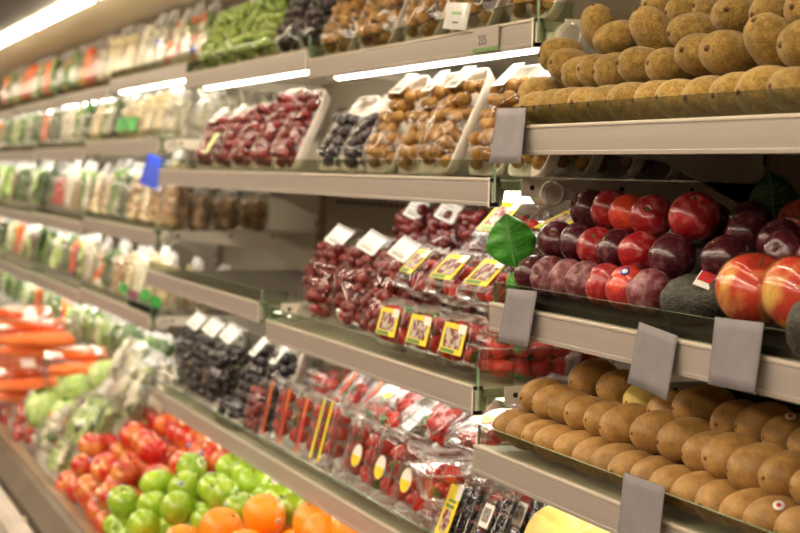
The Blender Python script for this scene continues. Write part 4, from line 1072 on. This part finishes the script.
# ------------------------------------------------------------------ bin, far part: salad bags, cabbages, carrots
for i, (x, s, w, h, d) in enumerate(((-4.70, .04, .24, .20, .14), (-4.60, .15, .24, .20, .14), (-4.42, .20, .22, .20, .13), (-4.98, -.01, .15, .14, .09), (-4.72, -.03, .12, .11, .07), (-4.86, .20, .22, .19, .14), (-4.22, .29, .20, .16, .12))):
    veg_bag(('salad', 'salad', 'sprout', 'mixed', 'salad', 'salad', 'salad')[i], bin_at(x, s, .0), w, h, d, 25, '%s in the bin beside red apples' % ('largest front one', 'middle one', 'rear one', 'small left one', 'tiny rail one', 'rear left one', 'rearmost one')[i], 'salad bags in the bin', adj='crinkled clear bag of')
def cabbage(loc, r, label):
    t = thing('cabbage', label, 'cabbage', loc, (R(rnd(-20, 20)), R(rnd(-20, 20)), rnd(0, 6)), 'cabbages in the bin')
    G().rev(ell(r*.9, r*.8, 12), 18, fn=lump(.1, 18, r*50)).obj('cabbage_heart', M['cabbage'], t)
    for k in range(7):
        a = 2*math.pi*k/7; o = Vector((k*3., 1, 0))
        def fn(u, v, a=a, o=o):
            th = -1.3+u*2.2; ph = a+(v-.5)*1.5; rr = r*(1.0+.10*u*u+.10*noise.noise(Vector((u*5, v*5, 0))+o))
            return (rr*math.cos(th)*math.cos(ph), rr*math.cos(th)*math.sin(ph), rr*.9*math.sin(th))
        G().grid(fn, 10, 8).obj('outer_leaf', M['cabbage'], t)
    return t
for i, (x, s, up, r, lb) in enumerate(((-5.27, .04, .06, .072, 'pale green cabbage nearest the rail in the bin'), (-5.25, .13, .06, .072, 'pale green cabbage behind the front one below carrot bags'), (-5.04, .19, .06, .070, 'pale green cabbage at the back beside salad bags'), (-5.08, .08, .03, .065, 'pale cabbage half hidden behind the big salad bag'), (-4.90, .29, .06, .065, 'pale cabbage deepest under the low shelf'))):
    cabbage(bin_at(x, s, up), r, lb)
for i, (x, s, up, rz) in enumerate(((-5.62, .035, .06, 87), (-5.66, .05, .195, 86), (-6.05, .03, .06, 88), (-6.10, .05, .20, 86), (-5.28, .16, .05, 84))):
    t = thing('carrot_bag', 'clear bag of fat orange carrots lying in the bin, %s' % ('lowest near cabbage', 'upper one with white tag', 'low far one', 'topmost far one', 'rear one under the shelf')[i], 'bag of carrots', bin_at(x, s, up), (0, R(0), R(rz-90)), 'carrot bags in the bin'); t.scale = (.95, .74, .95)
    for q in range(7):
        c = put('carrot', G().tube([(rnd(-.004, .004), -.16, 0), (0, -.08, 0), (0, .06, 0), (0, .14, 0), (0, .16, 0)], [.010, .019, .026, .026, .010], 10).mesh('carrot', M['carrot']), t, ((q % 3-1)*.050+(.025 if q > 2 else 0)*(1 if q < 6 else 0), rnd(-.015, .015), (q//3)*.042), (0, 0, rnd(-.06, .06)))
    g = G(); g.loft([[(a*f, y, b*f+.04) for a, b in rrect(.19, .16, .06, 4)] for y, f in ((-.20, .3), (-.18, .85), (0, 1.02), (.16, .9), (.19, .35))]); g.obj('bag_film', M['bagfilm'], t)
    if i in (0, 1, 2): G().box(-.045, .045, -.03, .03, 0, .002).obj('white_tag', M['paper'], t, (.03, -.02, .124), (0, R(15), 0), smooth=False)
for i, (x, s) in enumerate(((-5.44, -.02), (-5.86, -.035), (-6.24, -.03), (-6.42, -.01), (-6.6, 0))):
    veg_bag('tomato', bin_at(x, s, -.03), .17, .16, .10, 12, '%s from near end along the bin rail' % ORD[i], 'tomato bags along the rail')
for i, (x, s) in enumerate(((-6.42, .09), (-6.68, .10), (-6.94, .09), (-7.2, .10), (-7.5, .10))):
    veg_bag('greens' if i % 2 else 'salad', bin_at(x, s, .0), .22, .22, .14, 12, '%s in the far end of the bin' % ORD[i], 'greens in the far bin', adj='large clear bag of')
t = thing('fruit_ramp', 'sloping beige ramp under the cabbages and carrots', 'ramp', (-6.4, .75, .545))
G().loft([[(x, y, zz) for y, zz in ((.005, 0), (.005, .006), (.33, .245), (.36, .25), (.36, 0))] for x in (-1.5, 1.58)]).obj('ramp_body', M['deck'], t, smooth=False)

t = thing('shelf_shade_sheet', 'added grey sheet standing in for shade on the empty shelf', 'liner', ((BX(1)+BX(2))/2, C3[0]+.23, C3[1]-.004))  # added sheet; its grey darkens the empty shelf in place of shade
G().box(-W/2+.02, W/2-.02, -.21, .20, 0, .004).obj('shade_sheet', M['liner'], t, smooth=False)

# ------------------------------------------------------------------ render settings
S.view_settings.view_transform = 'Standard'; S.view_settings.look = 'None'
S.view_settings.gamma = 1; S.view_settings.use_curve_mapping = False
S.view_settings.exposure = .22
S.cycles.transparent_max_bounces = 40; S.cycles.max_bounces = 8
